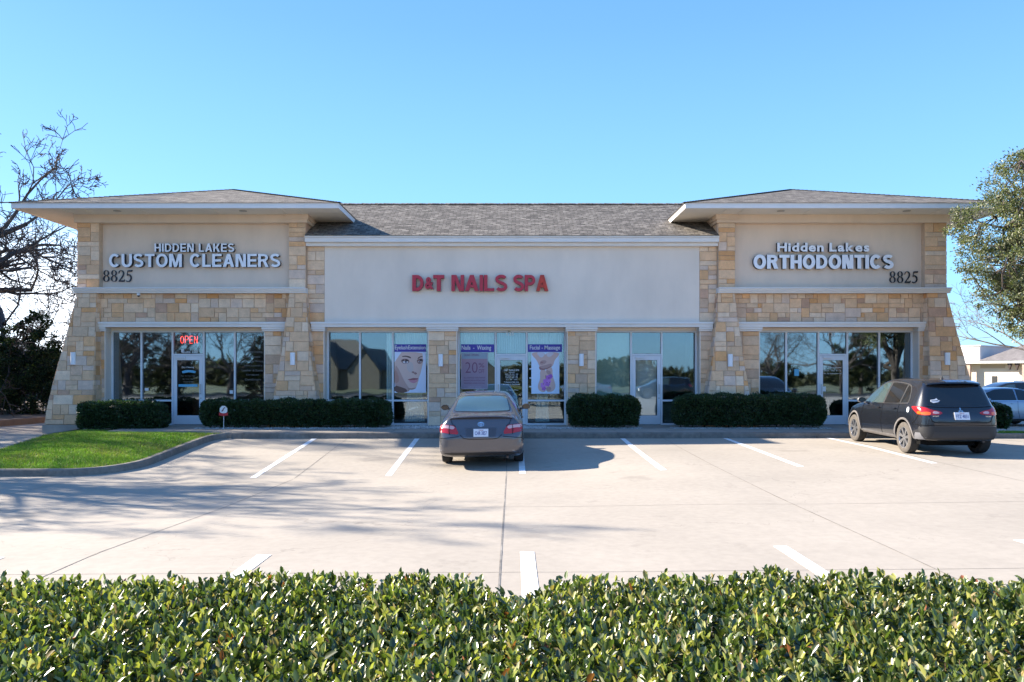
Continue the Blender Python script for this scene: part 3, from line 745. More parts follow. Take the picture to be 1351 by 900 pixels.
# ------------------------------------------------------------------ glazed shopfronts
def sf_bar(mb, x0, x1, z0, z1): mb.box(x0, x1, YW - 0.055, YW + 0.055, z0, z1)
ZT = 2.90; ZM = 0.72; ZD = 2.13
def storefront(x0, x1, divs, door, mats, lowrail, hinge='l', closed=()):
    """divs: inner mullion positions; door: (xa, xb) bay with the door; mats: glass of every bay"""
    fr = MB(); t = 0.055; xs = [x0] + divs + [x1]
    sf_bar(fr, x0, x1, ZT - t, ZT); sf_bar(fr, x0, x0 + t, 0.0, ZT - t); sf_bar(fr, x1 - t, x1, 0.0, ZT - t)
    for x in divs: sf_bar(fr, x - t / 2, x + t / 2, 0.0, ZT - t)
    panes = []
    for k, (a, b) in enumerate(zip(xs[:-1], xs[1:])):
        a2 = a + (t if k == 0 else t / 2); b2 = b - (t if k == len(xs) - 2 else t / 2)
        if door and abs(a - door[0]) < 0.01:
            sf_bar(fr, a2, b2, ZD, ZD + t); panes.append((a2, b2, ZD + t, ZT - t, mats[k]))
            continue
        sf_bar(fr, a2, b2, 0.0, 0.05); sf_bar(fr, a2, b2, ZM, ZM + t)
        panes.append((a2, b2, 0.05, ZM, mats[k])); panes.append((a2, b2, ZM + t, ZT - t, mats[k]))
    o = fr.build('storefront_frame', M_ALU, BLD)
    for a, b, c, d, g in panes:
        pm = MB(); pm.box(a, b, YW - 0.004, YW + 0.004, c, d); pm.build('pane', g, o)
        gm = MB()
        for q in ((a, b, c, c + 0.008), (a, b, d - 0.008, d), (a, a + 0.008, c + 0.0081, d - 0.0081), (b - 0.008, b, c + 0.0081, d - 0.0081)):
            gm.box(q[0], q[1], YW - 0.012, YW + 0.012, q[2], q[3])
        gm.build('gasket', M_GASKET, o)
    if door:
        a = door[0] + t / 2 + 0.006; b = door[1] - t / 2 - 0.006; k = xs.index(door[0]); y0, y1 = YW - 0.05, YW - 0.005
        dm = MB(); w = 0.105; ztop = ZD - 0.008
        dm.box(a, a + w, y0, y1, 0.015, ztop); dm.box(b - w, b, y0, y1, 0.015, ztop); dm.box(a + w, b - w, y0, y1, ztop - 0.13, ztop); dm.box(a + w, b - w, y0, y1, 0.015, 0.29)
        D = dm.build('door', M_ALU, BLD)
        g = MB(); g.box(a + w, b - w, YW - 0.03, YW - 0.022, 0.29, ztop - 0.13); g.build('door_glass', mats[k], D)
        gm = MB(); q0, q1, q2, q3 = a + w, b - w, 0.29, ztop - 0.13
        for q in ((q0, q1, q2, q2 + 0.01), (q0, q1, q3 - 0.01, q3), (q0, q0 + 0.01, q2 + 0.011, q3 - 0.011), (q1 - 0.01, q1, q2 + 0.011, q3 - 0.011)):
            gm.box(q[0], q[1], YW - 0.038, YW - 0.016, q[2], q[3])
        gm.build('gasket', M_GASKET, D)
        hm = MB(); hx = (a + 0.052) if hinge == 'r' else (b - 0.052)
        hm.tube((hx, y0 - 0.05, 0.95), (hx, y0 - 0.05, 1.25), 0.012); hm.tube((hx, y0 - 0.05, 0.97), (hx, y0, 0.97), 0.009); hm.tube((hx, y0 - 0.05, 1.23), (hx, y0, 1.23), 0.009)
        hm.build('handle', M_STEEL, D)
        lm = MB(); lm.lathe([(0, -0.008), (0.022, -0.008), (0.022, 0.0)], 'y', (hx, y0, 0.82), 14); lm.build('lock', M_STEEL, D)
        cm = MB(); cm.box(a + 0.1, a + 0.38, y0 - 0.05, y0, ztop - 0.075, ztop - 0.02); cm.build('door_closer', M_ALU, D)
        return o, D
    return o, None
px = lambda p: PX(p, YW)
SFA, DOORA = storefront(-12.33, -7.52, [px(187.5), px(228.5), px(269.5), px(310.5)], (px(228.5), px(269.5)), [G_DARK] * 5, True, hinge='l')
SFB, _ = storefront(-5.69, -2.55, [px(475.3), px(518.6)], None, [G_SPA] * 3, True)
SFC, DOORC = storefront(-1.66, 1.66, [px(654), px(695)], (px(654), px(695)), [G_SPA] * 3, True, hinge='r')
SFD, DOORD = storefront(2.55, 5.69, [px(832.3), px(872.5)], (px(832.3), px(872.5)), [G_SPA] * 3, True, hinge='l')
SFE, DOORE = storefront(7.52, 12.33, [px(1036.5), px(1079), px(1117), px(1159)], (px(1079), px(1117)), [G_DARK] * 5, True, hinge='r')

# things standing inside the glass
M_CURT = mat('sheer_curtain', (0.80, 0.88, 0.84), 0.8, noise=(3, 0.08))
def curtain(x0, x1, z0, z1, y, label, m=M_CURT, waist=None, folds=0.07, amp=0.025, cat='curtain', name='curtain'):
    mb = MB(); n = max(6, int((x1 - x0) / folds * 6)); rows = 14 if waist else 1
    pts = []
    for j in range(rows + 1):
        z = z0 + (z1 - z0) * j / rows; k = 1.0
        if waist: k = waist + (1 - waist) * abs(2 * (z - z0) / (z1 - z0) - 1.5) / 1.5
        cx = (x0 + x1) / 2
        pts.append([(cx + (x0 + (x1 - x0) * i / n - cx) * k, y + amp * math.sin(2 * math.pi * i / 6), z) for i in range(n + 1)])
    for j in range(rows):
        for i in range(n): mb.face([pts[j][i], pts[j][i + 1], pts[j + 1][i + 1], pts[j + 1][i]])
    tag(mb.build(name, m, smooth=True), label, cat)
curtain(px(508), px(517), 0.05, 2.84, 24.5, 'narrow pale curtain drawn to the edge beside the face poster window')
curtain(px(520), px(562), 2.30, 2.86, 24.55, 'short pale valance hanging above the face poster')
curtain(px(531), px(558), 0.06, 2.3, 24.75, 'pale gathered curtain flaring below the face poster', waist=0.55)
curtain(px(606), px(651), 2.0, 2.86, 24.55, 'short pale valance above the discount poster')
curtain(px(697), px(742), 1.95, 2.86, 24.55, 'short pale valance above the foot massage poster')
curtain(px(707), px(726), 0.06, 2.3, 24.75, 'pale gathered curtain hanging behind the foot massage poster', waist=0.6)
curtain(px(656), px(694), 2.05, 2.86, 24.6, 'pale blind lowered over the spa door transom', m=mat('blue_blind', (0.36, 0.52, 0.60), 0.8), amp=0.004)
curtain(px(621), px(640), 0.06, 2.0, 24.9, 'pale gathered curtain hanging behind the discount poster', waist=0.6)
M_ROLL = mat('window_film', (0.46, 0.58, 0.46), 0.8, noise=(2, 0.08), noise2=(12, 0.06))
def blind(x0, x1, z0, z1, y, m, label):
    mb = MB(); mb.box(x0, x1, y, y + 0.01, z0, z1)
    tag(mb.build('roller_blind', m), label, 'blind')
blind(px(785), px(831), 0.05, 2.84, 24.34, M_ROLL, 'grey green blind drawn behind the wide pane next to the vacant shop door')
blind(px(838), px(867), 0.3, 2.0, 24.34, mat('door_blind', (0.85, 0.80, 0.72), 0.8, noise=(3, 0.05)), 'beige blind drawn behind the vacant shop door glass')
blind(px(874), px(919), 0.05, 0.70, 24.34, mat('low_film', (0.12, 0.16, 0.12), 0.8, noise=(3, 0.05)), 'dark green film across the low pane beyond the vacant shop door')
# reception counters
def counter(x0, x1, y, label, col):
    t = empty('counter', ((x0 + x1) / 2, y, 0)); tag(t, label, 'counter')
    mb = MB(); mb.box(x0, x1, y, y + 0.6, 0.01, 1.02); mb.build('counter_front', mat(label[:12], col, 0.5, noise=(3, 0.2)), t)
    mb = MB(); mb.box(x0 - 0.05, x1 + 0.05, y - 0.05, y + 0.65, 1.021, 1.06); mb.build('counter_top', mat('counter_top', (0.4, 0.33, 0.25), 0.3), t)
counter(-11.0, -8.6, 27.0, 'brown wooden service counter inside the dry cleaner', (0.35, 0.2, 0.09))
counter(9.2, 11.0, 27.5, 'tan reception counter inside the orthodontist', (0.42, 0.32, 0.18))

# --- writing on the glass
M_WV = mat('white_vinyl', (0.75, 0.75, 0.74), 0.6)
M_CYAN = mat('blue_vinyl', (0.12, 0.42, 0.62), 0.6)
M_BLACKV = mat('black_vinyl', (0.015, 0.015, 0.02), 0.5)
YV = YW - 0.045
def glass_text(parent, lines, m=M_WV, off=0.012):
    mb = MB()
    for s, xa, xb, ya, yb in lines: fit_text(mb, s, PX(xa, YV), PX(xb, YV), PZ(yb, YV), PZ(ya, YV), YV, off)
    return mb.build('lettering', m, parent)
glass_text(SFA, [('Suite 100', 241, 261, 462.5, 466)])
glass_text(SFC, [('125', 668.5, 678, 438.5, 442.5)])
glass_text(SFE, [('131', 1093, 1101, 439.5, 443.5)])
glass_text(DOORC, [('D&T NAILS SPA', 665, 685, 487.2, 489.6), ('HOURS', 671.5, 679, 490.6, 492), ('MON - FRI  9:30 - 7:00', 666.5, 683.5, 493, 494.6), ('SATURDAY  9:00 - 6:30', 667, 683, 495.4, 497),
    ('SUNDAY  12:00 - 5:00', 667, 683, 497.8, 499.2), ('817 - 431 - 0075', 667.5, 682.5, 500.3, 501.8), ('Professional Nail Care', 665, 684.5, 503.2, 505), ('for Ladies & Gentlemen', 663.5, 685.5, 506, 508), ('no checks please', 668, 684, 514, 515.4)])
glass_text(DOORA, [('Dry Cleaning', 240, 256, 483.6, 486)])
mb = MB(); P = [(240, 490), (244, 488.6), (249, 488.2), (254, 488.6), (258.5, 490), (257.5, 492.4), (249, 491.2), (240.8, 492.6)]
mb.prism(P, lambda u, v, d: (PX(u, YV), YV + d, PZ(v, YV)), 0, 0.002); mb.box(PX(235.5, YV), PX(260.5, YV), YV, YV + 0.002, PZ(510.4, YV), PZ(507, YV))
mb.build('sticker', M_CYAN, DOORA)
glass_text(DOORA, [('Mon - Fri  7 am - 7 pm', 239, 257, 495.4, 497.2), ('Sat  8 am - 4 pm', 241, 256, 499.4, 501.2), ('Closed Sunday', 242, 255, 503, 504.8)], m=mat('grey_vinyl', (0.35, 0.34, 0.3), 0.6), off=0.0)
glass_text(SFA, [('Same Day Cleaning', 321, 346, 463, 466), ('Alterations', 324, 343, 469.5, 472), ('Wedding Gowns', 321, 347, 475.5, 478), ('Shirt Laundry', 322, 346, 481.5, 484), ('Leather & Suede', 319, 347, 487.5, 490), ('Drapes', 325, 342, 493.5, 496), ('Comforters', 323, 344, 499.5, 502)],
           m=mat('dim_vinyl', (0.22, 0.22, 0.21), 0.6), off=0.0)
def sticker(parent, xa, xb, ya, yb, m): mb = MB(); mb.box(PX(xa, YV), PX(xb, YV), YV, YV + 0.002, PZ(yb, YV), PZ(ya, YV)); mb.build('sticker', m, parent)
sticker(SFA, 303, 307.5, 515, 519.5, M_WV); sticker(SFA, 191, 196, 512, 515.5, M_WV); sticker(SFA, 239, 243, 461, 465, M_WV)
for y in (486, 498, 509.5): sticker(SFC, 698.5, 701.5, y, y + 1.6, M_WV)
sticker(DOORE, 1084, 1089.5, 510, 516.5, M_WV); sticker(SFE, 1048, 1054, 487, 496, M_CYAN)
sticker(DOORC, 657.0, 658.8, 500, 508, M_BLACKV); sticker(DOORA, 264, 265.2, 496, 502, M_BLACKV); sticker(DOORE, 1082.5, 1083.5, 495, 502, M_BLACKV)
glass_text(DOORE, [('Dr. Office Hours', 1087, 1110, 484, 486), ('Mon - Thu  8 - 5', 1088, 1109, 488, 490), ('Fri  by appointment', 1087, 1110, 492, 494)], m=M_WV, off=0.0)

# neon OPEN sign
def neon():
    t = empty('neon_sign', (PX(250, 24.35), 24.35, 2.6)); tag(t, 'small glowing red neon OPEN sign above the dry cleaner door', 'neon sign')
    mb = MB(); y = 24.33
    zl, zh = PZ(453, y), PZ(443.5, y); xa = PX(238.3, y); cw = (PX(262.7, y) - xa) / 4; g = cw * 0.66; r = 0.0075
    def tube_path(pts):
        for a, b in zip(pts[:-1], pts[1:]): mb.tube(a, b, r, n=6)
    for i, ch in enumerate('OPEN'):
        x = xa + i * cw; P = lambda u, v: (x + u * g, y, zl + v * (zh - zl))
        if ch == 'O': tube_path([P(0.5 + 0.5 * math.cos(k * math.pi / 8), 0.5 + 0.5 * math.sin(k * math.pi / 8)) for k in range(17)])
        if ch == 'P': tube_path([P(0, 0), P(0, 1), P(0.7, 1), P(0.95, 0.87), P(0.95, 0.62), P(0.7, 0.48), P(0, 0.48)])
        if ch == 'E': tube_path([P(0.9, 1), P(0, 1), P(0, 0), P(0.9, 0)]); tube_path([P(0, 0.5), P(0.75, 0.5)])
        if ch == 'N': tube_path([P(0, 0), P(0, 1), P(0.95, 0), P(0.95, 1)])
    mb.build('neon_tube', mat('neon_red', (0.6, 0.02, 0.01), 0.5, emit=((1.0, 0.05, 0.025), 2.2)), t)
    mb = MB(); a, b, c, d = PX(236.5, y), PX(264, y), PZ(454.5, y), PZ(442, y)
    for q in ((a, b, c, c + 0.01), (a, b, d - 0.01, d), (a, a + 0.01, c + 0.0101, d - 0.0101), (b - 0.01, b, c + 0.0101, d - 0.0101)): mb.box(q[0], q[1], y + 0.01, y + 0.05, q[2], q[3])
    for x in (a + 0.1, b - 0.1): mb.tube((x, y + 0.03, d), (x, y + 0.03, 2.86), 0.004)
    mb.build('sign_frame', M_GASKET, t)
neon()

# --- posters on the spa glass
M_PURPLE = mat('banner_blue', (0.065, 0.05, 0.34), 0.6)
M_PRINT = mat('poster_print', rough=0.6, attr='tone')
def poly_px(mb, pts, col, y, ox, oy, sc, smooth=2):
    """flat printed shape, its outline given in pixels of an enlarged crop; rounded by corner cutting"""
    P = [(ox + a / sc, oy + b / sc) for a, b in pts]
    for _ in range(smooth):
        Q = []
        for i in range(len(P)):
            a, b = P[i], P[(i + 1) % len(P)]
            Q += [(a[0] * .75 + b[0] * .25, a[1] * .75 + b[1] * .25), (a[0] * .25 + b[0] * .75, a[1] * .25 + b[1] * .75)]
        P = Q
    V = [Vector((PX(a, YV), PZ(b, YV))) for a, b in P]
    r = geometry.delaunay_2d_cdt(V, [(i, (i + 1) % len(V)) for i in range(len(V))], [], 1, 1e-6)
    mb.mesh([(v.x, y, v.y) for v in r[0]], [tuple(f) for f in r[2]], col=col)
def clip_poly(pts, x0, x1, y0, y1):
    return [(min(max(a, x0), x1), min(max(b, y0), y1)) for a, b in pts]
def banner(parent, xa, xb, ya, yb, s, ta, tb):
    mb = MB(); mb.box(PX(xa, YV), PX(xb, YV), YV - 0.004, YV, PZ(yb, YV), PZ(ya, YV)); o = mb.build('banner', M_PURPLE, parent)
    mb = MB(); fit_text(mb, s, PX(ta, YV), PX(tb, YV), PZ(yb - 1.6, YV), PZ(ya + 1.6, YV), YV - 0.006, 0.012); mb.build('lettering', M_WV, parent)
def soft_grid(mb, x0, x1, y0, y1, n, fc, y):
    """printed picture ground as a grid of tones, fc(u, v) -> colour, u, v in 0..1 from top left"""
    for i in range(n[0]):
        for j in range(n[1]):
            a, b = x0 + (x1 - x0) * i / n[0], x0 + (x1 - x0) * (i + 1) / n[0]; c, d = y0 + (y1 - y0) * j / n[1], y0 + (y1 - y0) * (j + 1) / n[1]
            mb.face([(PX(a, YV), y, PZ(d, YV)), (PX(b, YV), y, PZ(d, YV)), (PX(b, YV), y, PZ(c, YV)), (PX(a, YV), y, PZ(c, YV))], fc((i + .5) / n[0], (j + .5) / n[1]))
# face poster: crop origin (515, 450), scale 11.25
P1 = empty('poster', (PX(541, YV), YV, PZ(490, YV))); tag(P1, 'window poster of a woman\'s face under an eyelash extension banner', 'poster')
banner(P1, 520.5, 562, 454.3, 464.3, 'EyelashExtension', 521, 561.5)
def mix(a, b, t): t = max(0, min(1, t)); return tuple(x + (y - x) * t for x, y in zip(a, b))
SK, SKS, SKP = (0.70, 0.50, 0.43), (0.46, 0.26, 0.20), (0.56, 0.33, 0.30)
mb = MB(); O = (515, 450, 11.25)
soft_grid(mb, 520.5, 562, 464.3, 518.3, (1, 1), lambda u, v: (0.72, 0.78, 0.92), YV - 0.001)
face = [(62, 165), (475, 165), (482, 230), (488, 300), (470, 380), (452, 470), (425, 540), (418, 590), (400, 640), (380, 700), (320, 724), (262, 715), (246, 765), (62, 765)]
poly_px(mb, face, SK, YV - 0.002, *O, smooth=1)
poly_px(mb, [(62, 330), (130, 420), (190, 560), (250, 660), (300, 722), (246, 765), (62, 765)], (0.54, 0.34, 0.29), YV - 0.0025, *O)
poly_px(mb, [(62, 400), (110, 480), (140, 600), (62, 640)], (0.50, 0.27, 0.22), YV - 0.0028, *O)
poly_px(mb, [(62, 655), (150, 680), (248, 715), (246, 768), (62, 768)], (0.17, 0.09, 0.07), YV - 0.003, *O, smooth=1)
poly_px(mb, [(240, 330), (330, 300), (350, 420), (310, 470), (250, 440)], (0.60, 0.49, 0.46), YV - 0.0028, *O)
DK = (0.05, 0.03, 0.03)
for sh, c in (([(170, 225), (230, 215), (300, 232), (312, 262), (280, 250), (225, 232), (180, 238)], (0.14, 0.07, 0.06)),
              ([(400, 262), (425, 235), (470, 222), (488, 232), (440, 245), (412, 268)], (0.14, 0.07, 0.06)),
              ([(150, 290), (190, 262), (250, 262), (285, 290), (280, 325), (215, 345), (175, 325)], (0.34, 0.19, 0.17)),
              ([(165, 288), (210, 268), (262, 275), (282, 300), (230, 296), (190, 300)], DK),
              ([(180, 305), (215, 295), (265, 302), (270, 320), (225, 335), (190, 325)], (0.70, 0.66, 0.68)),
              ([(212, 295), (244, 295), (246, 318), (230, 328), (212, 318)], (0.10, 0.09, 0.12)),
              ([(390, 290), (420, 262), (470, 262), (490, 285), (470, 325), (430, 345), (400, 325)], (0.34, 0.19, 0.17)),
              ([(395, 292), (430, 268), (478, 268), (492, 290), (450, 296), (415, 300)], DK),
              ([(402, 308), (430, 298), (462, 302), (456, 325), (425, 333), (405, 322)], (0.70, 0.66, 0.68)),
              ([(425, 296), (450, 296), (450, 318), (436, 326), (424, 316)], (0.10, 0.09, 0.12)),
              ([(312, 455), (345, 448), (392, 470), (396, 490), (370, 502), (350, 480), (320, 472)], (0.35, 0.18, 0.16)),
              ([(345, 448), (380, 455), (388, 470), (350, 468)], (0.62, 0.45, 0.42)),
              ([(248, 572), (300, 560), (345, 548), (372, 552), (412, 552), (420, 568), (340, 584), (290, 582)], (0.34, 0.11, 0.12)),
              ([(262, 582), (340, 580), (415, 568), (398, 605), (350, 632), (300, 612)], (0.62, 0.27, 0.32)),
              ([(250, 715), (320, 728), (385, 700), (372, 690), (320, 705), (270, 700)], (0.40, 0.24, 0.20))):
    poly_px(mb, sh, c, YV - 0.0035, *O)
# later shapes lie a hair in front of earlier ones
for n_, f_ in enumerate(mb.f):
    for k in f_: x, y, z = mb.v[k]; mb.v[k] = (x, y - n_ * 1e-6, z)
mb.build('print', M_PRINT, P1)
# discount poster
P2 = empty('poster', (PX(629, YV), YV, PZ(490, YV))); tag(P2, 'faded pink discount poster reading 20% under the nails and waxing banner', 'poster')
banner(P2, 608, 652, 454.3, 464.8, 'Nails  -  Waxing', 609, 648)
mb = MB(); X0, X1, Y0, Y1 = 608.5, 643.5, 465.5, 513.5
rg = random.Random(1)
soft_grid(mb, X0, X1, Y0, Y1, (1, 12), lambda u, v: mix((0.40, 0.24, 0.28), (0.27, 0.22, 0.30), v) if v > 0.17 else (0.30, 0.36, 0.42), YV - 0.001)
PR = mb.build('print', M_PRINT, P2)
mb = MB()
fit_text(mb, '20', PX(614, YV), PX(630, YV), PZ(492, YV), PZ(478, YV), YV - 0.003, -0.012); fit_text(mb, '%', PX(631.5, YV), PX(639, YV), PZ(485, YV), PZ(479, YV), YV - 0.003); fit_text(mb, 'OFF', PX(631.5, YV), PX(639, YV), PZ(492.5, YV), PZ(487, YV), YV - 0.003)
fit_text(mb, 'GRAND OPENING', PX(612, YV), PX(632, YV), PZ(470, YV), PZ(467, YV), YV - 0.003)
for k, s in enumerate(('ALL SERVICES THIS MONTH', 'MANICURE & PEDICURE', 'WAXING AND FACIAL')): fit_text(mb, s, PX(612, YV), PX(640, YV), PZ(499.5 + 3.6 * k, YV), PZ(497.4 + 3.6 * k, YV), YV - 0.003)
mb.build('lettering', mat('plum_ink', (0.20, 0.07, 0.13), 0.6), P2)
mb = MB(); a, b, c, d = PX(X0, YV), PX(X1, YV), PZ(Y1, YV), PZ(Y0, YV); fit_text(mb, 'walk ins welcome', PX(617, YV), PX(635, YV), PZ(511.5, YV), PZ(509.5, YV), YV - 0.003)
for q in ((a, b, c, c + .02), (a, a + .02, c, d), (b - .02, b, c, d)): mb.box(q[0], q[1], YV - 0.003, YV - 0.0015, q[2], q[3])
mb.build('border', mat('pale_print', (0.42, 0.36, 0.42), 0.6), P2)
# foot massage poster: crop origin (695, 450), scale 12
P3 = empty('poster', (PX(719, YV), YV, PZ(490, YV))); tag(P3, 'white poster of hands holding feet with purple flowers under facial massage banner', 'poster')
banner(P3, 696.5, 741.5, 454.3, 464.5, 'Facial - Massage', 699, 739)
mb = MB(); O = (695, 450, 12.0)
soft_grid(mb, 701, 738, 464.5, 519.5, (1, 1), lambda u, v: (0.70, 0.80, 0.95), YV - 0.001)
S1, S2, S3 = (0.72, 0.47, 0.40), (0.52, 0.31, 0.28), (0.36, 0.16, 0.15)
for sh, c in (([(80, 178), (300, 178), (300, 300), (320, 440), (250, 470), (200, 400), (150, 290), (85, 230)], S1),
              ([(300, 178), (512, 178), (505, 230), (440, 300), (415, 400), (330, 450), (270, 400), (290, 280)], S1),
              ([(150, 178), (290, 178), (280, 230), (230, 270), (180, 230)], (0.66, 0.60, 0.66)), ([(310, 178), (440, 178), (400, 240), (320, 260)], (0.66, 0.58, 0.62)),
              ([(205, 460), (300, 440), (305, 560), (290, 660), (310, 800), (240, 812), (180, 770), (175, 690), (215, 600)], S1),
              ([(300, 430), (405, 400), (410, 560), (440, 640), (458, 720), (430, 785), (370, 808), (305, 800), (290, 680), (305, 560)], S1),
              ([(195, 400), (300, 380), (390, 350), (400, 390), (330, 440), (240, 470), (195, 450)], S2),
              ([(300, 470), (350, 450), (390, 500), (370, 545), (320, 520)], S2), ([(215, 310), (300, 300), (320, 340), (250, 380), (200, 370)], S2),
              ([(193, 395), (240, 440), (320, 430), (390, 390), (395, 402), (320, 448), (230, 462), (195, 430)], S3),
              ([(210, 330), (290, 330), (220, 352)], S3), ([(292, 540), (312, 540), (306, 600), (298, 600)], S3),
              ([(300, 740), (350, 720), (395, 740), (380, 790), (320, 795)], S2), ([(310, 745), (330, 740), (325, 785), (312, 780)], S3), ([(350, 735), (372, 735), (366, 755)], S3)):
    poly_px(mb, sh, c, YV - 0.002, *O)
for (cx_, cy_, r_, c) in ((345, 580, 45, (0.55, 0.16, 0.55)), (375, 560, 35, (0.42, 0.12, 0.50)), (300, 640, 45, (0.60, 0.20, 0.62)), (330, 680, 40, (0.50, 0.16, 0.58)), (260, 700, 45, (0.62, 0.24, 0.62)), (270, 750, 35, (0.48, 0.14, 0.50)), (350, 640, 35, (0.66, 0.25, 0.66)),
                         (265, 680, 12, S3), (350, 585, 12, (0.2, 0.04, 0.2)), (320, 660, 10, (0.2, 0.04, 0.2)), (360, 655, 10, (0.2, 0.04, 0.2))):
    poly_px(mb, [(cx_ + r_ * (1 + .25 * math.cos(5 * t)) * math.cos(t), cy_ + r_ * (1 + .25 * math.cos(5 * t)) * math.sin(t)) for t in [2 * math.pi * k / 15 for k in range(15)]], c, YV - 0.0035, *O, smooth=1)
for n_, f_ in enumerate(mb.f):
    for k in f_: x, y, z = mb.v[k]; mb.v[k] = (x, y - n_ * 1e-6, z)
mb.build('print', M_PRINT, P3)

# --- signs on the walls
M_LW = mat('sign_face_white', (0.88, 0.89, 0.92), 0.35)
M_LB = mat('sign_return_black', (0.02, 0.022, 0.03), 0.4)
M_LR = mat('sign_face_red', (0.50, 0.022, 0.045), 0.35); M_LRB = mat('sign_return_maroon', (0.09, 0.02, 0.03), 0.4)
M_LR2 = mat('sign_face_scarlet', (0.55, 0.035, 0.012), 0.35, noise=(5, 0.25))
YP = 23.86; YSF = YP - 0.14
def sgn(name, label, cx, cy, y): t = empty(name, (PX(cx, y), y, PZ(cy, y))); tag(t, label, 'sign'); return t
S = sgn('shop_sign', 'white channel letter sign of the dry cleaner on the wall above the OPEN neon', 256, 337, YSF)
y = YSF; W = lambda p: PX(p, y); Z = lambda p: PZ(p, y)
bold_letters('HIDDEN LAKES', W(203.7), W(309), Z(332.3), Z(321.3), y, 0.13, 0.19, 0.13, S, [M_LW, M_LB])
bold_letters('CUSTOM CLEANERS', W(143.6), W(369.8), Z(352.3), Z(335), y, 0.13, 0.20, 0.10, S, [M_LW, M_LB])
S = sgn('shop_sign', 'white channel letter sign of the orthodontist above the black hatchback end', 1087, 337, YSF)
channel_letters('Hidden Lakes', W(1025.5), W(1147), Z(332), Z(320.3), y, 0.13, 0.036, 0.075, S, [M_LW, M_LB])
bold_letters('ORTHODONTICS', W(994), W(1179.3), Z(354.6), Z(336.2), y, 0.13, 0.25, 0.05, S, [M_LW, M_LB])
y = YF - 0.15
S = sgn('shop_sign', 'dark red channel letter nail spa sign with one brighter letter', 634, 373, y)
bold_letters('D', W(543.8), W(559), Z(384), Z(362.8), y, 0.13, 0.25, 0.06, S, [M_LR, M_LRB])
channel_letters('&', W(560.5), W(572), Z(381.5), Z(365.5), y, 0.13, 0.04, 0.06, S, [M_LR, M_LRB])
bold_letters('T', W(571.5), W(586), Z(384), Z(362.8), y, 0.13, 0.25, 0.06, S, [M_LR, M_LRB])
bold_letters('NAILS', W(595.5), W(669.5), Z(384), Z(362.8), y, 0.13, 0.205, 0.05, S, [M_LR, M_LRB])
bold_letters('SPA', W(677), W(723.5), Z(384), Z(362.8), y, 0.13, 0.215, 0.03, S, [M_LR, M_LRB], last_mat=[M_LR2, M_LRB])

# street numbers in a serifed face, drawn as thick and thin strokes
def ring(mb, cx, cz, a, b, ia, ib, f, n=28):
    for k in range(n):
        t0, t1 = 2 * math.pi * k / n, 2 * math.pi * (k + 1) / n
        q = [(cx + ia * math.cos(t0), cz + ib * math.sin(t0)), (cx + a * math.cos(t0), cz + b * math.sin(t0)), (cx + a * math.cos(t1), cz + b * math.sin(t1)), (cx + ia * math.cos(t1), cz + ib * math.sin(t1))]
        mb.prism(q, f, 0, 0.03)
def stroke(mb, pts, ws, f):
    P = [Vector(p) for p in pts]
    N_ = []
    for i in range(len(P)):
        d = (P[min(i + 1, len(P) - 1)] - P[max(i - 1, 0)]).normalized(); N_.append(Vector((-d.y, d.x)))
    for i in range(len(P) - 1):
        a, b = P[i], P[i + 1]
        mb.prism([a - N_[i] * ws[i] / 2, b - N_[i + 1] * ws[i + 1] / 2, b + N_[i + 1] * ws[i + 1] / 2, a + N_[i] * ws[i] / 2], f, 0, 0.03)
def digit(mb, ch, x, z, w, h, y):
    f = lambda u, v, d: (x + u * w, y + d, z + v * h)
    if ch == '8':
        ring(mb, 0.5, 0.755, 0.36, 0.245, 0.20, 0.215, f); ring(mb, 0.5, 0.27, 0.42, 0.27, 0.24, 0.235, f)
    elif ch == '2':
        pts = [(0.12, 0.72), (0.16, 0.86), (0.30, 0.96), (0.50, 0.97), (0.68, 0.90), (0.76, 0.74), (0.70, 0.56), (0.52, 0.36), (0.30, 0.18), (0.12, 0.05)]
        stroke(mb, pts, [0.05, 0.08, 0.06, 0.05, 0.12, 0.17, 0.15, 0.11, 0.07, 0.05], f)
        mb.prism([(0.1, 0.0), (0.84, 0.0), (0.92, 0.2), (0.86, 0.2), (0.78, 0.12), (0.16, 0.12)], f, 0.001, 0.031)
    elif ch == '5':
        mb.prism([(0.26, 0.87), (0.84, 0.87), (0.90, 1.02), (0.30, 0.985)], f, 0.001, 0.031)
        stroke(mb, [(0.28, 0.95), (0.2, 0.56)], [0.05, 0.05], f)
        stroke(mb, [(0.19, 0.54), (0.38, 0.62), (0.58, 0.57), (0.72, 0.44), (0.74, 0.28), (0.64, 0.12), (0.46, 0.03), (0.26, 0.02), (0.12, 0.07)], [0.05, 0.09, 0.13, 0.17, 0.17, 0.13, 0.08, 0.07, 0.10], f)
for xa, xb, ya, yb, lab in ((135, 175.5, 356.5, 371.8, 'black serif house number 8825 below the cleaners sign'), (1173, 1212.7, 358, 373.3, 'black serif house number 8825 below the orthodontics sign')):
    y = YP - 0.05; t = empty('house_number', (PX((xa + xb) / 2, y), y, PZ(365, y))); tag(t, lab, 'house number')
    w = (PX(xb, y) - PX(xa, y)) / 4
    for i, ch in enumerate('8825'):
        mb = MB(); digit(mb, ch, PX(xa, y) + i * w, PZ(yb, y), w * 0.98, PZ(ya, y) - PZ(yb, y), y); mb.build('digit', M_LB, t)

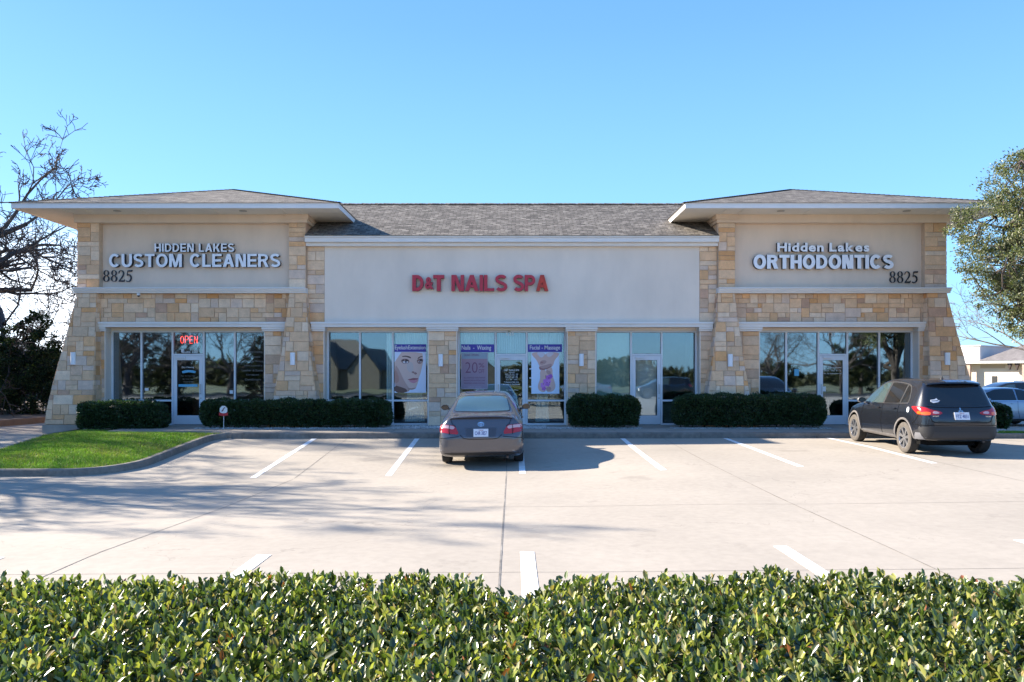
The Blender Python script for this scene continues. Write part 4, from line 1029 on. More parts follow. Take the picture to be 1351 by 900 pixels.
# --- wall sconces
def sconce():
    t = empty('wall_sconce', (0, 0, 0))
    mb = MB(); n = 12; r = 0.075; w = 0.07
    pts = [(-w, 0.0)] + [(-w * math.cos(math.pi * k / n), -0.035 - 0.055 * math.sin(math.pi * k / n)) for k in range(n + 1)] + [(w, 0.0)]
    mb.prism(pts, lambda u, v, d: (u, v - 0.02, d), -0.185, 0.185)
    mb.build('lamp_shade', mat('sconce_white', (0.82, 0.83, 0.85), 0.4), t, world=False, normals=True)
    mb = MB(); mb.box(-0.045, 0.045, -0.019, 0.02, -0.08, 0.08); mb.build('back_plate', M_STEEL, t, world=False)
    return t
SCN = sconce()
_sc = [(97.5, 473, 23.42, 'white half round wall sconce on the outer pier left of the cleaners', 0.0), (386.5, 473.5, 23.31, 'white wall sconce on the tapered pier between cleaners and spa', 0.0), (581.5, 475.5, 23.79, 'white wall sconce on the stone pier beside the face poster', 0),
       (767, 475, 23.79, 'white wall sconce on the stone pier above the round trimmed hedge', 0), (963, 475.5, 23.31, 'white wall sconce on the tapered pier between vacant shop and orthodontist', 0), (1249, 473.5, 23.42, 'white wall sconce on the outer pier above the black hatchback', 0)]
for i, (a, b, yy, lab, rz) in enumerate(_sc):
    o = SCN if i == 0 else copy_tree(SCN)
    o.location = (PX(a, yy), yy - 0.0, PZ(b, yy)); tag(o, lab, 'wall lamp', 'white sconces on the stone piers')
# camera below the band, bell above the spa door
t = empty('security_camera', (PX(183, 23.6), 23.6, 3.96)); tag(t, 'small security camera under the white band below the house number', 'security camera')
mb = MB(); mb.box(t.location.x - 0.04, t.location.x + 0.04, 23.56, 23.64, 3.93, 4.0); mb.build('mount', M_ALU, t)
mb = MB(); mb.lathe([(0.0, -0.045), (0.02, -0.042), (0.035, -0.025), (0.04, 0.0), (0.0, 0.0)], 'z', (t.location.x, 23.6, 3.93), 16); mb.build('dome', M_GASKET, t, smooth=True)
t = empty('door_bell', (PX(672, YV), YV - 0.02, PZ(435.8, YV))); tag(t, 'small round pale bell fixed above the nail spa door', 'bell')
mb = MB(); mb.lathe([(0.0, -0.05), (0.03, -0.045), (0.05, -0.02), (0.055, 0.0), (0.0, 0.0)], 'y', t.location, 16); mb.build('bell_cover', mat('bell_cream', (0.55, 0.52, 0.38), 0.5), t, smooth=True)
# ------------------------------------------------------------------ vehicles (built along +y: rear at y = 0, ground at z = 0)
M_TYRE = mat('tyre_rubber', (0.025, 0.024, 0.023), 0.85, noise=(20, 0.2))
M_TYRED = mat('dusty_tyre', (0.095, 0.083, 0.07), 0.9, noise=(20, 0.2))
M_RIMS = mat('alloy_rim', (0.42, 0.42, 0.43), 0.35, metal=0.9)
M_RIMD = mat('dark_rim', (0.05, 0.05, 0.055), 0.35, metal=0.6)
M_WELL = mat('wheel_well', (0.008, 0.008, 0.008), 1.0, spec=0.1)
M_PLAST = mat('black_plastic', (0.02, 0.02, 0.021), 0.6, noise=(30, 0.1))
M_CHROME = mat('chrome', (0.75, 0.75, 0.77), 0.12, metal=1.0)
M_RED = mat('tail_lens_red', (0.38, 0.012, 0.015), 0.12, coat=0.8)
M_CLEAR = mat('tail_lens_clear', (0.55, 0.38, 0.40), 0.12, coat=0.8)
M_AMBER = mat('tail_lens_orange', (0.75, 0.12, 0.01), 0.15, coat=0.8)
M_PLATE = mat('plate_white', (0.72, 0.74, 0.78), 0.4)
M_PINK = mat('plate_ink', (0.06, 0.08, 0.25), 0.5)
M_CARGL = mat('car_glass_teal', (0.055, 0.10, 0.105), 0.04, spec=0.9, coat=1.0)
M_CARGD = mat('car_glass_dark', (0.010, 0.011, 0.012), 0.04, spec=0.6, coat=0.5)

def paint(name, col, metal=0.5, rough=0.26, coat=1.0, dust=0.05):
    return mat(name, col, rough, metal=metal, coat=coat, noise=(1.5, dust), noise2=(30, dust * 0.6))

def loft_body(stations, m, sub=2):
    """stations: (y, zb, w, zs, ws, wt, zt): bottom, widest, shoulder height and half width, top half width and height"""
    vs = []; fs = []
    rows = []
    for (y, zb, w, zs, ws, wt, zt) in stations:
        zm = zb + (zs - zb) * 0.52
        half = [(0.0, zb), (w * 0.55, zb), (w * 0.90, zb + 0.01), (w * 0.985, zb + 0.09), (w, zm), (ws + (w - ws) * 0.25, zs - 0.07), (ws, zs),
                (ws + (wt - ws) * 0.12, zs + (zt - zs) * 0.12 + 0.005), (ws + (wt - ws) * 0.6, zs + (zt - zs) * 0.60), (wt + (ws - wt) * 0.05, zt - (zt - zs) * 0.06 - 0.015), (wt * 0.88, zt), (wt * 0.45, zt + 0.012), (0.0, zt + 0.016)]
        full = half + [(-a, b) for a, b in half[-2:0:-1]]
        rows.append([len(vs) + k for k in range(len(full))]); vs += [(a, y, b) for a, b in full]
    n = len(rows[0])
    for r0, r1 in zip(rows[:-1], rows[1:]):
        for k in range(n): fs.append((r0[k], r0[(k + 1) % n], r1[(k + 1) % n], r1[k]))
    def cap(r, flip):
        # strips across, left point to right point, so the ends subdivide evenly
        h = n // 2
        for k in range(h):
            a, b = r[k], r[k + 1]; c, d = r[(n - k - 1) % n], r[(n - k) % n]
            q = [a, b, c, d]
            q = list(dict.fromkeys(q))
            fs.append(tuple(q if flip else q[::-1]))
    cap(rows[0], True); cap(rows[-1], False)
    me = bpy.data.meshes.new('body'); me.from_pydata(vs, [], fs)
    bm = bmesh.new(); bm.from_mesh(me); bmesh.ops.recalc_face_normals(bm, faces=bm.faces); bm.to_mesh(me); bm.free()
    o = bpy.data.objects.new('body', me); COL.objects.link(o)
    md = o.modifiers.new('s', 'SUBSURF'); md.levels = sub; md.render_levels = sub
    dg = bpy.context.evaluated_depsgraph_get(); dg.update()
    me2 = bpy.data.meshes.new_from_object(o.evaluated_get(dg)); o.modifiers.clear(); o.data = me2
    me2.materials.append(m); me2.materials.append(M_WELL)
    me2.polygons.foreach_set('use_smooth', [True] * len(me2.polygons))
    bv = BVHTree.FromPolygons([v.co.copy() for v in me2.vertices], [tuple(p.vertices) for p in me2.polygons])
    return o, bv

def cut_wheels(o, wheels, hw):
    for (y, r, zc) in wheels:
        for s in (-1, 1):
            mb = MB(); x0 = s * hw - (0.25 if s > 0 else 0.20); mb.prism([(r * math.cos(2 * math.pi * k / 40), r * math.sin(2 * math.pi * k / 40)) for k in range(40)], lambda u, v, d, x0=x0: (x0 + d, y + u, zc + v), 0, 0.45)
            c = mb.build('cutter', M_WELL, normals=True)
            md = o.modifiers.new('b', 'BOOLEAN'); md.operation = 'DIFFERENCE'; md.object = c; md.solver = 'EXACT'
            try: md.material_mode = 'TRANSFER'
            except Exception: pass
            dg = bpy.context.evaluated_depsgraph_get(); dg.update()
            me = bpy.data.meshes.new_from_object(o.evaluated_get(dg)); o.modifiers.clear()
            old = o.data; o.data = me; bpy.data.meshes.remove(old); cm = c.data; bpy.data.objects.remove(c); bpy.data.meshes.remove(cm)
            for p in me.polygons: # walls of the arch
                x, yy, z = p.center
                if abs(math.hypot(yy - y, z - zc) - r) < 0.012 and abs(p.normal.x) < 0.3 and z > 0.1: p.material_index = min(1, len(me.materials) - 1)
                if math.hypot(yy - y, z - zc) < r - 0.01 and abs(p.normal.x) > 0.9 and abs(x) < hw - 0.1: p.material_index = min(1, len(me.materials) - 1)
    me = o.data
    me.materials[1] = M_WELL if len(me.materials) > 1 else None
    try: me.set_sharp_from_angle(angle=math.radians(40))
    except Exception: pass

VIEWS = {'rear': lambda u, v: ((u, -3, v), (0, 1, 0)), 'front': lambda u, v: ((u, 9, v), (0, -1, 0)),
         'left': lambda u, v: ((-3, u, v), (1, 0, 0)), 'right': lambda u, v: ((3, u, v), (-1, 0, 0)), 'top': lambda u, v: ((u, v, 4), (0, 0, -1)),
         'hatch': lambda u, v: ((u, -3 + 0.0, v), (0, 1, 0))}
def patch(name, bv, view, poly, off, m, parent, step=0.06, skirt=0.012, smooth_poly=0, holes=None):
    """a panel, lens or pane that follows the body: poly is drawn in the named view and laid on the surface"""
    P = list(poly)
    for _ in range(smooth_poly):
        Q = []
        for i in range(len(P)):
            a, b = P[i], P[(i + 1) % len(P)]
            Q += [(a[0] * .75 + b[0] * .25, a[1] * .75 + b[1] * .25), (a[0] * .25 + b[0] * .75, a[1] * .25 + b[1] * .75)]
        P = Q
    R = []
    for i in range(len(P)):
        a, b = Vector(P[i]), Vector(P[(i + 1) % len(P)]); k = max(1, int((b - a).length / step))
        R += [a.lerp(b, j / k) for j in range(k)]
    nb = len(R)
    pts = list(R); u0 = min(p.x for p in R); u1 = max(p.x for p in R); v0 = min(p.y for p in R); v1 = max(p.y for p in R)
    pp = [tuple(p) for p in R]
    for u in np.arange(u0 + step / 2, u1, step):
        for v in np.arange(v0 + step / 2, v1, step):
            if in_poly(u, v, pp) and edge_dist(u, v, pp) > step * 0.3: pts.append(Vector((u, v)))
    r = geometry.delaunay_2d_cdt(pts, [(i, (i + 1) % nb) for i in range(nb)], [], 1, 1e-6)
    out = []; last = None
    for p in r[0]:
        o_, d_ = VIEWS[view](p.x, p.y); o_ = Vector(o_); d_ = Vector(d_)
        h = bv.ray_cast(o_, d_)
        if h[0] is None:
            h2 = bv.find_nearest(o_ + d_ * (2.12 if view in ('left', 'right') else 3.1)); q = h2[0]; nn = h2[1]
        else: q, nn = h[0], h[1]
        if nn.dot(d_) > 0: nn = -nn
        out.append((q, nn))
    n = len(out); V = [q + nn * off for q, nn in out]; Fs = [tuple(f) for f in r[2]]
    # orient
    o_, d_ = VIEWS[view](0, 0); d_ = Vector(d_); G = []
    for f in Fs:
        nrm = (V[f[1]] - V[f[0]]).cross(V[f[2]] - V[f[0]]); G.append(f if nrm.dot(d_) < 0 else f[::-1])
    ed = {}
    for f in G:
        for i in range(len(f)): ed[(f[i], f[(i + 1) % len(f)])] = 1
    B = [(a, b) for a, b in ed if (b, a) not in ed]
    V += [q - nn * skirt for q, nn in out]
    G += [(b, a, a + n, b + n) for a, b in B]
    mb = MB(); mb.mesh(V, G)
    o = mb.build(name, m, parent, world=False, smooth=True)
    try: o.data.set_sharp_from_angle(angle=math.radians(35))
    except Exception: pass
    return o
def mirror(poly): return [(-a, b) for a, b in poly][::-1]
def line_poly(pts, w):
    """thin band round an open polyline"""
    P = [Vector(p) for p in pts]; L = []; R = []
    for i in range(len(P)):
        d = (P[min(i + 1, len(P) - 1)] - P[max(i - 1, 0)]).normalized(); n = Vector((-d.y, d.x)) * w / 2
        L.append(tuple(P[i] + n)); R.append(tuple(P[i] - n))
    return L + R[::-1]
def arch_poly(y, z, r0, r1, a0, a1, n=18):
    o = [(y + r1 * math.cos(math.radians(a0 + (a1 - a0) * k / n)), z + r1 * math.sin(math.radians(a0 + (a1 - a0) * k / n))) for k in range(n + 1)]
    i = [(y + r0 * math.cos(math.radians(a0 + (a1 - a0) * k / n)), z + r0 * math.sin(math.radians(a0 + (a1 - a0) * k / n))) for k in range(n + 1)]
    return o + i[::-1]

def wheel(parent, x, y, r, w, s, spokes, mrim, mtyre=None, dark_between=True):
    """s = -1 left side, +1 right side; outer face away from the car"""
    mb = MB(); k = w / 2
    pr = [(r * 0.66, k * 0.92), (r * 0.80, k), (r * 0.93, k * 0.97), (r * 0.985, k * 0.80), (r, k * 0.5), (r, -k * 0.5), (r * 0.985, -k * 0.8), (r * 0.9, -k), (r * 0.66, -k * 0.9)]
    mb.lathe([(a, s * b) for a, b in pr[:4]], 'x', (x, y, r), 40, mi=0); mb.lathe([(a, s * b) for a, b in pr[3:]], 'x', (x, y, r), 40, mi=1)
    o = mb.build('wheel', [mtyre or M_TYRE, M_TYRE], parent, world=False, smooth=True, normals=True)
    rm = MB()
    rm.lathe([(r * 0.67, s * k * 0.93), (r * 0.645, s * k * 0.95), (r * 0.62, s * k * 0.7), (r * 0.60, -s * k * 0.6)], 'x', (x, y, r), 40)
    rm.lathe([(0.0, s * k * 0.78), (r * 0.13, s * k * 0.74), (r * 0.15, s * k * 0.45)], 'x', (x, y, r), 20)
    for j in range(spokes):
        a = 2 * math.pi * j / spokes + 0.3
        for da in ((-0.10, 0.10) if spokes < 9 else (0.0,)):
            ca, sa = math.cos(a + da), math.sin(a + da); wd = r * (0.055 if spokes < 9 else 0.05)
            def P(rr, t, xx): return (x + s * xx, y + ca * rr - sa * t, r + sa * rr + ca * t)
            x0, x1 = k * 0.74, k * 0.90
            v = [P(r * 0.1, -wd, x0 - 0.03), P(r * 0.1, wd, x0 - 0.03), P(r * 0.64, wd, x1 - 0.03), P(r * 0.64, -wd, x1 - 0.03), P(r * 0.1, -wd, x0), P(r * 0.1, wd, x0), P(r * 0.64, wd * .8, x1), P(r * 0.64, -wd * .8, x1)]
            rm.mesh(v, [(0, 3, 2, 1), (4, 5, 6, 7), (0, 1, 5, 4), (1, 2, 6, 5), (2, 3, 7, 6), (3, 0, 4, 7)])
    rm.build('rim', mrim, o, world=False, normals=True)
    dm = MB(); dm.lathe([(0.0, s * k * 0.1), (r * 0.3, s * k * 0.12), (r * 0.61, s * k * 0.05)], 'x', (x, y, r), 30)
    dm.build('brake_disc', M_WELL if dark_between else M_RIMS, o, world=False)
    return o

def mirror_pod(parent, x, y, z, s, m, mglass):
    mb = MB(); n = 10; prof_ = [(0.0, -0.06), (0.045, -0.05), (0.075, -0.015), (0.078, 0.02), (0.07, 0.055)]
    vs = []; fs = []
    for rr, h in prof_:
        for k in range(n):
            t = 2 * math.pi * k / n; vs.append((x + s * 0.02 + 1.35 * rr * math.cos(t), y - h, z + rr * 0.95 * math.sin(t)))
    for j in range(len(prof_) - 1):
        for k in range(n): fs.append((j * n + k, j * n + (k + 1) % n, (j + 1) * n + (k + 1) % n, (j + 1) * n + k))
    mb.mesh(vs, fs)
    mb.tube((x - s * 0.16, y + 0.02, z - 0.07), (x - s * 0.02, y, z - 0.03), 0.03, 0.03)
    o = mb.build('door_mirror', m, parent, world=False, smooth=True)
    g = MB(); g.face([(x + s * 0.02 + 0.088 * math.cos(2 * math.pi * k / 16), y - 0.056, z + 0.062 * math.sin(2 * math.pi * k / 16)) for k in range(16)])
    g.build('mirror_glass', mglass, o, world=False)

def plate(parent, x, y, z, txt, pitch=0.0, ty=(1, 0)):
    mb = MB(); w, h = 0.155, 0.078
    f = lambda u, v, d: (x + u, y + d + v * pitch, z + v)
    mb.prism([(-w, -h), (w, -h), (w, h), (-w, h)], f, -0.006, 0.004); o = mb.build('licence_plate', M_PLATE, parent, world=False)
    t = MB(); fit_text(t, txt, x - 0.125, x + 0.125, z - 0.045, z + 0.03, y - 0.009, 0.012)
    t.v = [(a, b + (c - z) * pitch, c) for a, b, c in t.v]; t.build('plate_text', M_PINK, o, world=False)
    t = MB(); fit_text(t, 'TEXAS', x - 0.05, x + 0.05, z + 0.042, z + 0.062, y - 0.009, 0.012)
    t.v = [(a, b + (c - z) * pitch, c) for a, b, c in t.v]; t.build('plate_text', M_RED, o, world=False)

def ellipse_ring(mb, x, y, z, a, b, w, n=28, sl=0.0):
    for k in range(n):
        t0, t1 = 2 * math.pi * k / n, 2 * math.pi * (k + 1) / n
        q = [(a * math.cos(t0), b * math.sin(t0)), (a * math.cos(t1), b * math.sin(t1)), ((a - w) * math.cos(t1), (b - w) * math.sin(t1)), ((a - w) * math.cos(t0), (b - w) * math.sin(t0))]
        mb.prism(q, lambda u, v, d: (x + u, y + d + v * sl, z + v), -0.008, 0.0)

def underside(parent, L, w):
    mb = MB(); mb.box(-w, w, 0.45, L - 0.45, 0.2, 0.5); mb.box(-0.75, -0.15, 0.25, 0.45, 0.24, 0.42)
    for y in (1.0, L - 1.0): mb.tube((-0.7, y, 0.33), (0.7, y, 0.33), 0.04)
    mb.build('underbody', M_WELL, parent, world=False)

# ---- sedan
def sedan(loc, rz, label, col, full=True, glass=M_CARGL, group=None, rimspokes=10, txt='CHR 3857'):
    t = empty('parked_sedan', loc, rz); tag(t, label, 'car', group)
    pm = paint('sedan_paint_' + str(round(col[0], 3)), col)
    L = 4.82
    st_ = [(0.00, 0.40, 0.66, 0.60, 0.62, 0.55, 0.66),
           (0.03, 0.33, 0.78, 0.64, 0.75, 0.66, 0.73),
           (0.09, 0.28, 0.865, 0.72, 0.83, 0.70, 0.84),
           (0.16, 0.25, 0.895, 0.80, 0.855, 0.70, 1.02),
           (0.20, 0.24, 0.90, 0.86, 0.86, 0.69, 1.105),
           (0.30, 0.22, 0.905, 0.89, 0.87, 0.69, 1.095),
           (0.60, 0.20, 0.91, 0.92, 0.875, 0.69, 1.095),
           (0.80, 0.19, 0.912, 0.935, 0.875, 0.685, 1.12),
           (1.05, 0.19, 0.912, 0.94, 0.875, 0.64, 1.23),
           (1.40, 0.18, 0.912, 0.94, 0.875, 0.585, 1.385),
           (1.75, 0.18, 0.912, 0.94, 0.875, 0.56, 1.445),
           (2.25, 0.18, 0.912, 0.935, 0.875, 0.56, 1.463),
           (2.70, 0.18, 0.912, 0.925, 0.875, 0.57, 1.43),
           (3.10, 0.18, 0.912, 0.915, 0.87, 0.61, 1.28),
           (3.45, 0.18, 0.912, 0.905, 0.865, 0.66, 1.10),
           (3.65, 0.18, 0.91, 0.895, 0.86, 0.67, 0.99),
           (4.00, 0.19, 0.905, 0.86, 0.83, 0.64, 0.93),
           (4.40, 0.21, 0.89, 0.80, 0.78, 0.60, 0.86),
           (4.65, 0.24, 0.84, 0.72, 0.73, 0.58, 0.77),
           (4.78, 0.28, 0.72, 0.62, 0.62, 0.50, 0.68),
           (4.82, 0.36, 0.60, 0.56, 0.50, 0.42, 0.60)]
    b, bv = loft_body(st_, pm)
    R = 0.325; yr, yf = 1.00, 3.78
    cut_wheels(b, [(yr, 0.365, R), (yf, 0.365, R)], 0.912); b.parent = t
    underside(t, L, 0.5)
    for y in (yr, yf):
        for s in SX: wheel(t, s * (0.912 - 0.125), y, R, 0.215, s, rimspokes, M_RIMS)
    # glass
    patch('rear_window', bv, 'rear', [(-0.56, 1.145), (-0.60, 1.155), (-0.535, 1.375), (-0.49, 1.40), (0, 1.418), (0.49, 1.40), (0.535, 1.375), (0.60, 1.155), (0.56, 1.145), (0, 1.138)], 0.008, glass, t, step=0.04)
    gs = patch('window_seal', bv, 'rear', [(-0.615, 1.142), (-0.55, 1.385), (-0.50, 1.413), (0, 1.432), (0.50, 1.413), (0.55, 1.385), (0.615, 1.142), (0.56, 1.132), (0, 1.126)], 0.003, M_PLAST, t, step=0.04)
    for s, vw in ((-1, 'left'), (1, 'right')):
        patch('side_window', bv, vw, [(1.12, 0.985), (1.30, 1.15), (1.52, 1.335), (1.62, 1.375), (1.86, 1.395), (1.90, 0.985)], 0.004, glass, t, step=0.08)
        patch('side_window', bv, vw, [(1.95, 0.985), (1.93, 1.398), (2.30, 1.405), (2.62, 1.38), (2.95, 1.26), (3.28, 1.07), (3.38, 0.985)], 0.004, glass, t, step=0.08)
        patch('window_trim', bv, vw, line_poly([(1.05, 0.965), (3.42, 0.962)], 0.022), 0.006, M_CHROME if col[0] > 0.1 else M_PLAST, t)
        for pts in ([(1.92, 0.96), (1.93, 0.62), (1.86, 0.30)], [(2.98, 0.955), (3.02, 0.6), (3.0, 0.27)], [(1.35, 0.72), (1.24, 0.95)], [(1.30, 0.27), (3.0, 0.25)]):
            patch('panel_gap', bv, vw, line_poly(pts, 0.010), 0.004, M_WELL, t, step=0.03)
        for yy in (2.02, 3.02 - 0.02): pass
        patch('door_handle', bv, vw, [(1.98, 0.845), (1.98, 0.875), (2.16, 0.875), (2.16, 0.845)], 0.03, pm, t, skirt=-0.005)
        patch('door_handle', bv, vw, [(2.78, 0.835), (2.78, 0.862), (2.92, 0.862), (2.92, 0.835)], 0.022, pm, t, skirt=-0.005)
        patch('rocker_trim', bv, vw, line_poly([(1.40, 0.255), (3.40, 0.245)], 0.06), 0.008, M_PLAST, t)
    if full:
        # windscreen and bonnet line
        patch('windscreen', bv, 'front', [(-0.60, 1.00), (-0.50, 1.37), (0, 1.40), (0.50, 1.37), (0.60, 1.00), (0, 1.02)], 0.004, glass, t)
        patch('headlight', bv, 'front', [(-0.50, 0.66), (-0.76, 0.68), (-0.80, 0.78), (-0.56, 0.74)], 0.004, M_CLEAR, t); patch('headlight', bv, 'front', mirror([(-0.50, 0.66), (-0.76, 0.68), (-0.80, 0.78), (-0.56, 0.74)]), 0.004, M_CLEAR, t)
        patch('grille', bv, 'front', [(-0.40, 0.60), (0.40, 0.60), (0.44, 0.70), (-0.44, 0.70)], 0.004, M_PLAST, t)
    # rear end
    TL = [(0.452, 0.742), (0.60, 0.752), (0.80, 0.775), (0.874, 0.79), (0.868, 0.89), (0.83, 0.93), (0.74, 0.935), (0.59, 0.925), (0.535, 0.895)]
    UP = [(0.545, 0.885), (0.60, 0.915), (0.74, 0.925), (0.83, 0.92), (0.858, 0.885), (0.855, 0.862), (0.70, 0.868), (0.58, 0.838)]
    for s in SX:
        q = TL if s > 0 else mirror(TL); o = patch('tail_light', bv, 'rear', q, 0.010, M_RED, t, step=0.04, smooth_poly=1)
        q = UP if s > 0 else mirror(UP); patch('clear_lens', bv, 'rear', q, 0.013, M_CLEAR, o, step=0.04, smooth_poly=1)
        g = line_poly([(0.655, 0.745), (0.67, 0.80), (0.66, 0.93)], 0.012); patch('lens_gap', bv, 'rear', g if s > 0 else mirror(g), 0.0145, M_WELL, o)
        q = [(0.20, 0.765), (0.235, 0.93), (0.30, 0.90), (0.52, 0.885)]
        q2 = [(0.12, 0.76), (0.05, 0.80), (0.06, 0.90), (0.24, 0.93), (0.44, 0.92)]
        vw = 'left' if s < 0 else 'right'
        patch('tail_light', bv, vw, [(0.19, 0.80), (0.19, 0.92), (0.26, 0.925), (0.40, 0.905), (0.27, 0.82)], 0.010, M_RED, t, step=0.04)
    gap = [(-0.86, 0.86)]
    for g in ([(-0.44, 0.735), (-0.36, 0.665), (-0.25, 0.645), (0.25, 0.645), (0.36, 0.665), (0.44, 0.735)], [(-0.865, 0.655), (-0.46, 0.70)], [(0.46, 0.70), (0.865, 0.655)], [(-0.53, 0.90), (-0.60, 0.95), (-0.64, 1.05)], [(0.53, 0.90), (0.60, 0.95), (0.64, 1.05)]):
        patch('panel_gap', bv, 'rear', line_poly(g, 0.012), 0.004, M_WELL, t, step=0.03)
    patch('bumper_lip', bv, 'rear', [(-0.80, 0.345), (-0.60, 0.30), (0.60, 0.30), (0.80, 0.345), (0.62, 0.36), (-0.62, 0.36)], 0.006, M_PLAST, t)
    mb = MB()   # spoiler with a small overhang
    sec = [(0.10, 1.098), (0.13, 1.122), (0.26, 1.128), (0.34, 1.108), (0.16, 1.085)]
    n = 14; rows = []
    for i in range(n + 1):
        u = -0.66 + 1.32 * i / n; k = 1 - (abs(u) / 0.66) ** 6; yo = 0.05 * (u / 0.66) ** 2
        rows.append([(u, y + yo, 1.085 + (z - 1.085) * (0.2 + 0.8 * k) - 0.02 * (u / 0.66) ** 2) for y, z in sec])
    for a, c in zip(rows[:-1], rows[1:]):
        for k in range(5): mb.face([a[k], c[k], c[(k + 1) % 5], a[(k + 1) % 5]])
    mb.build('spoiler', pm, t, world=False, normals=True)
    h = bv.ray_cast(Vector((0, -3, 0.775)), Vector((0, 1, 0)))[0]; h2 = bv.ray_cast(Vector((0, -3, 0.70)), Vector((0, 1, 0)))[0]
    hh = bv.ray_cast(Vector((0, -3, 0.85)), Vector((0, 1, 0)))[0]
    pl = min(h.y, h2.y, hh.y) - 0.004
    plate(t, 0.0, h.y - 0.012, 0.775, txt, pitch=(hh.y - h2.y) / 0.15)
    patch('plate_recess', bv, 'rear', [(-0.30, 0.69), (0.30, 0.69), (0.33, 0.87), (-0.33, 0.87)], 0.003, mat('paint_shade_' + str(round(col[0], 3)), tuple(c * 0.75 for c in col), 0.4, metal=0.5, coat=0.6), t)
    e = MB(); z = 0.945; y = bv.ray_cast(Vector((0, -3, z)), Vector((0, 1, 0)))[0].y; sl = (bv.ray_cast(Vector((0, -3, z + 0.04)), Vector((0, 1, 0)))[0].y - y) / 0.04
    ellipse_ring(e, 0, y, z, 0.068, 0.046, 0.010, sl=sl); ellipse_ring(e, 0, y - 0.002, z + 0.012, 0.046, 0.020, 0.008, sl=sl); ellipse_ring(e, 0, y - 0.004, z, 0.020, 0.042, 0.008, sl=sl)
    e.build('emblem', M_CHROME, t, world=False)
    mb = MB(); mb.tube((0.55, 0.07, 0.25), (0.55, 0.3, 0.25), 0.028, n=14); mb.build('exhaust', M_RIMD, t, world=False)
    for s in SX: mirror_pod(t, s * 0.985, 3.12, 1.0, s, pm if s < 0 else pm, M_CARGD)
    # seats seen through the rear window read as pale shapes: parcel shelf strip
    return t

SED = sedan((-0.64, 16.42, 0), 0.0, 'dark grey four door sedan parked nose in before the nail spa', (0.098, 0.096, 0.108))
def seat_on_lot(o, wb, R=0.0):
    """stand a car on the sloping lot: y of the rear and front axle, lot heights give pitch and roll"""
    a = o.rotation_euler.z; c, s = math.cos(a), math.sin(a); x0, y0 = o.location.x, o.location.y
    P = lambda u, v: (x0 + c * u - s * v, y0 + s * u + c * v)
    z = [gz(*P(u, v)) for u, v in ((-0.75, wb[0]), (0.75, wb[0]), (-0.75, wb[1]), (0.75, wb[1]))]
    zr, zf = (z[0] + z[1]) / 2, (z[2] + z[3]) / 2; pitch = math.atan2(zf - zr, wb[1] - wb[0]); roll = math.atan2((z[1] + z[3] - z[0] - z[2]) / 2, 1.5)
    M = Matrix.Translation((x0, y0, 0)) @ Matrix.Rotation(a, 4, 'Z') @ Matrix.Rotation(pitch, 4, 'X') @ Matrix.Rotation(-roll, 4, 'Y')
    o.rotation_euler = M.to_euler(); o.location = (x0, y0, zr - wb[0] * math.tan(pitch) + 0.004)
seat_on_lot(SED, (1.0, 3.78))

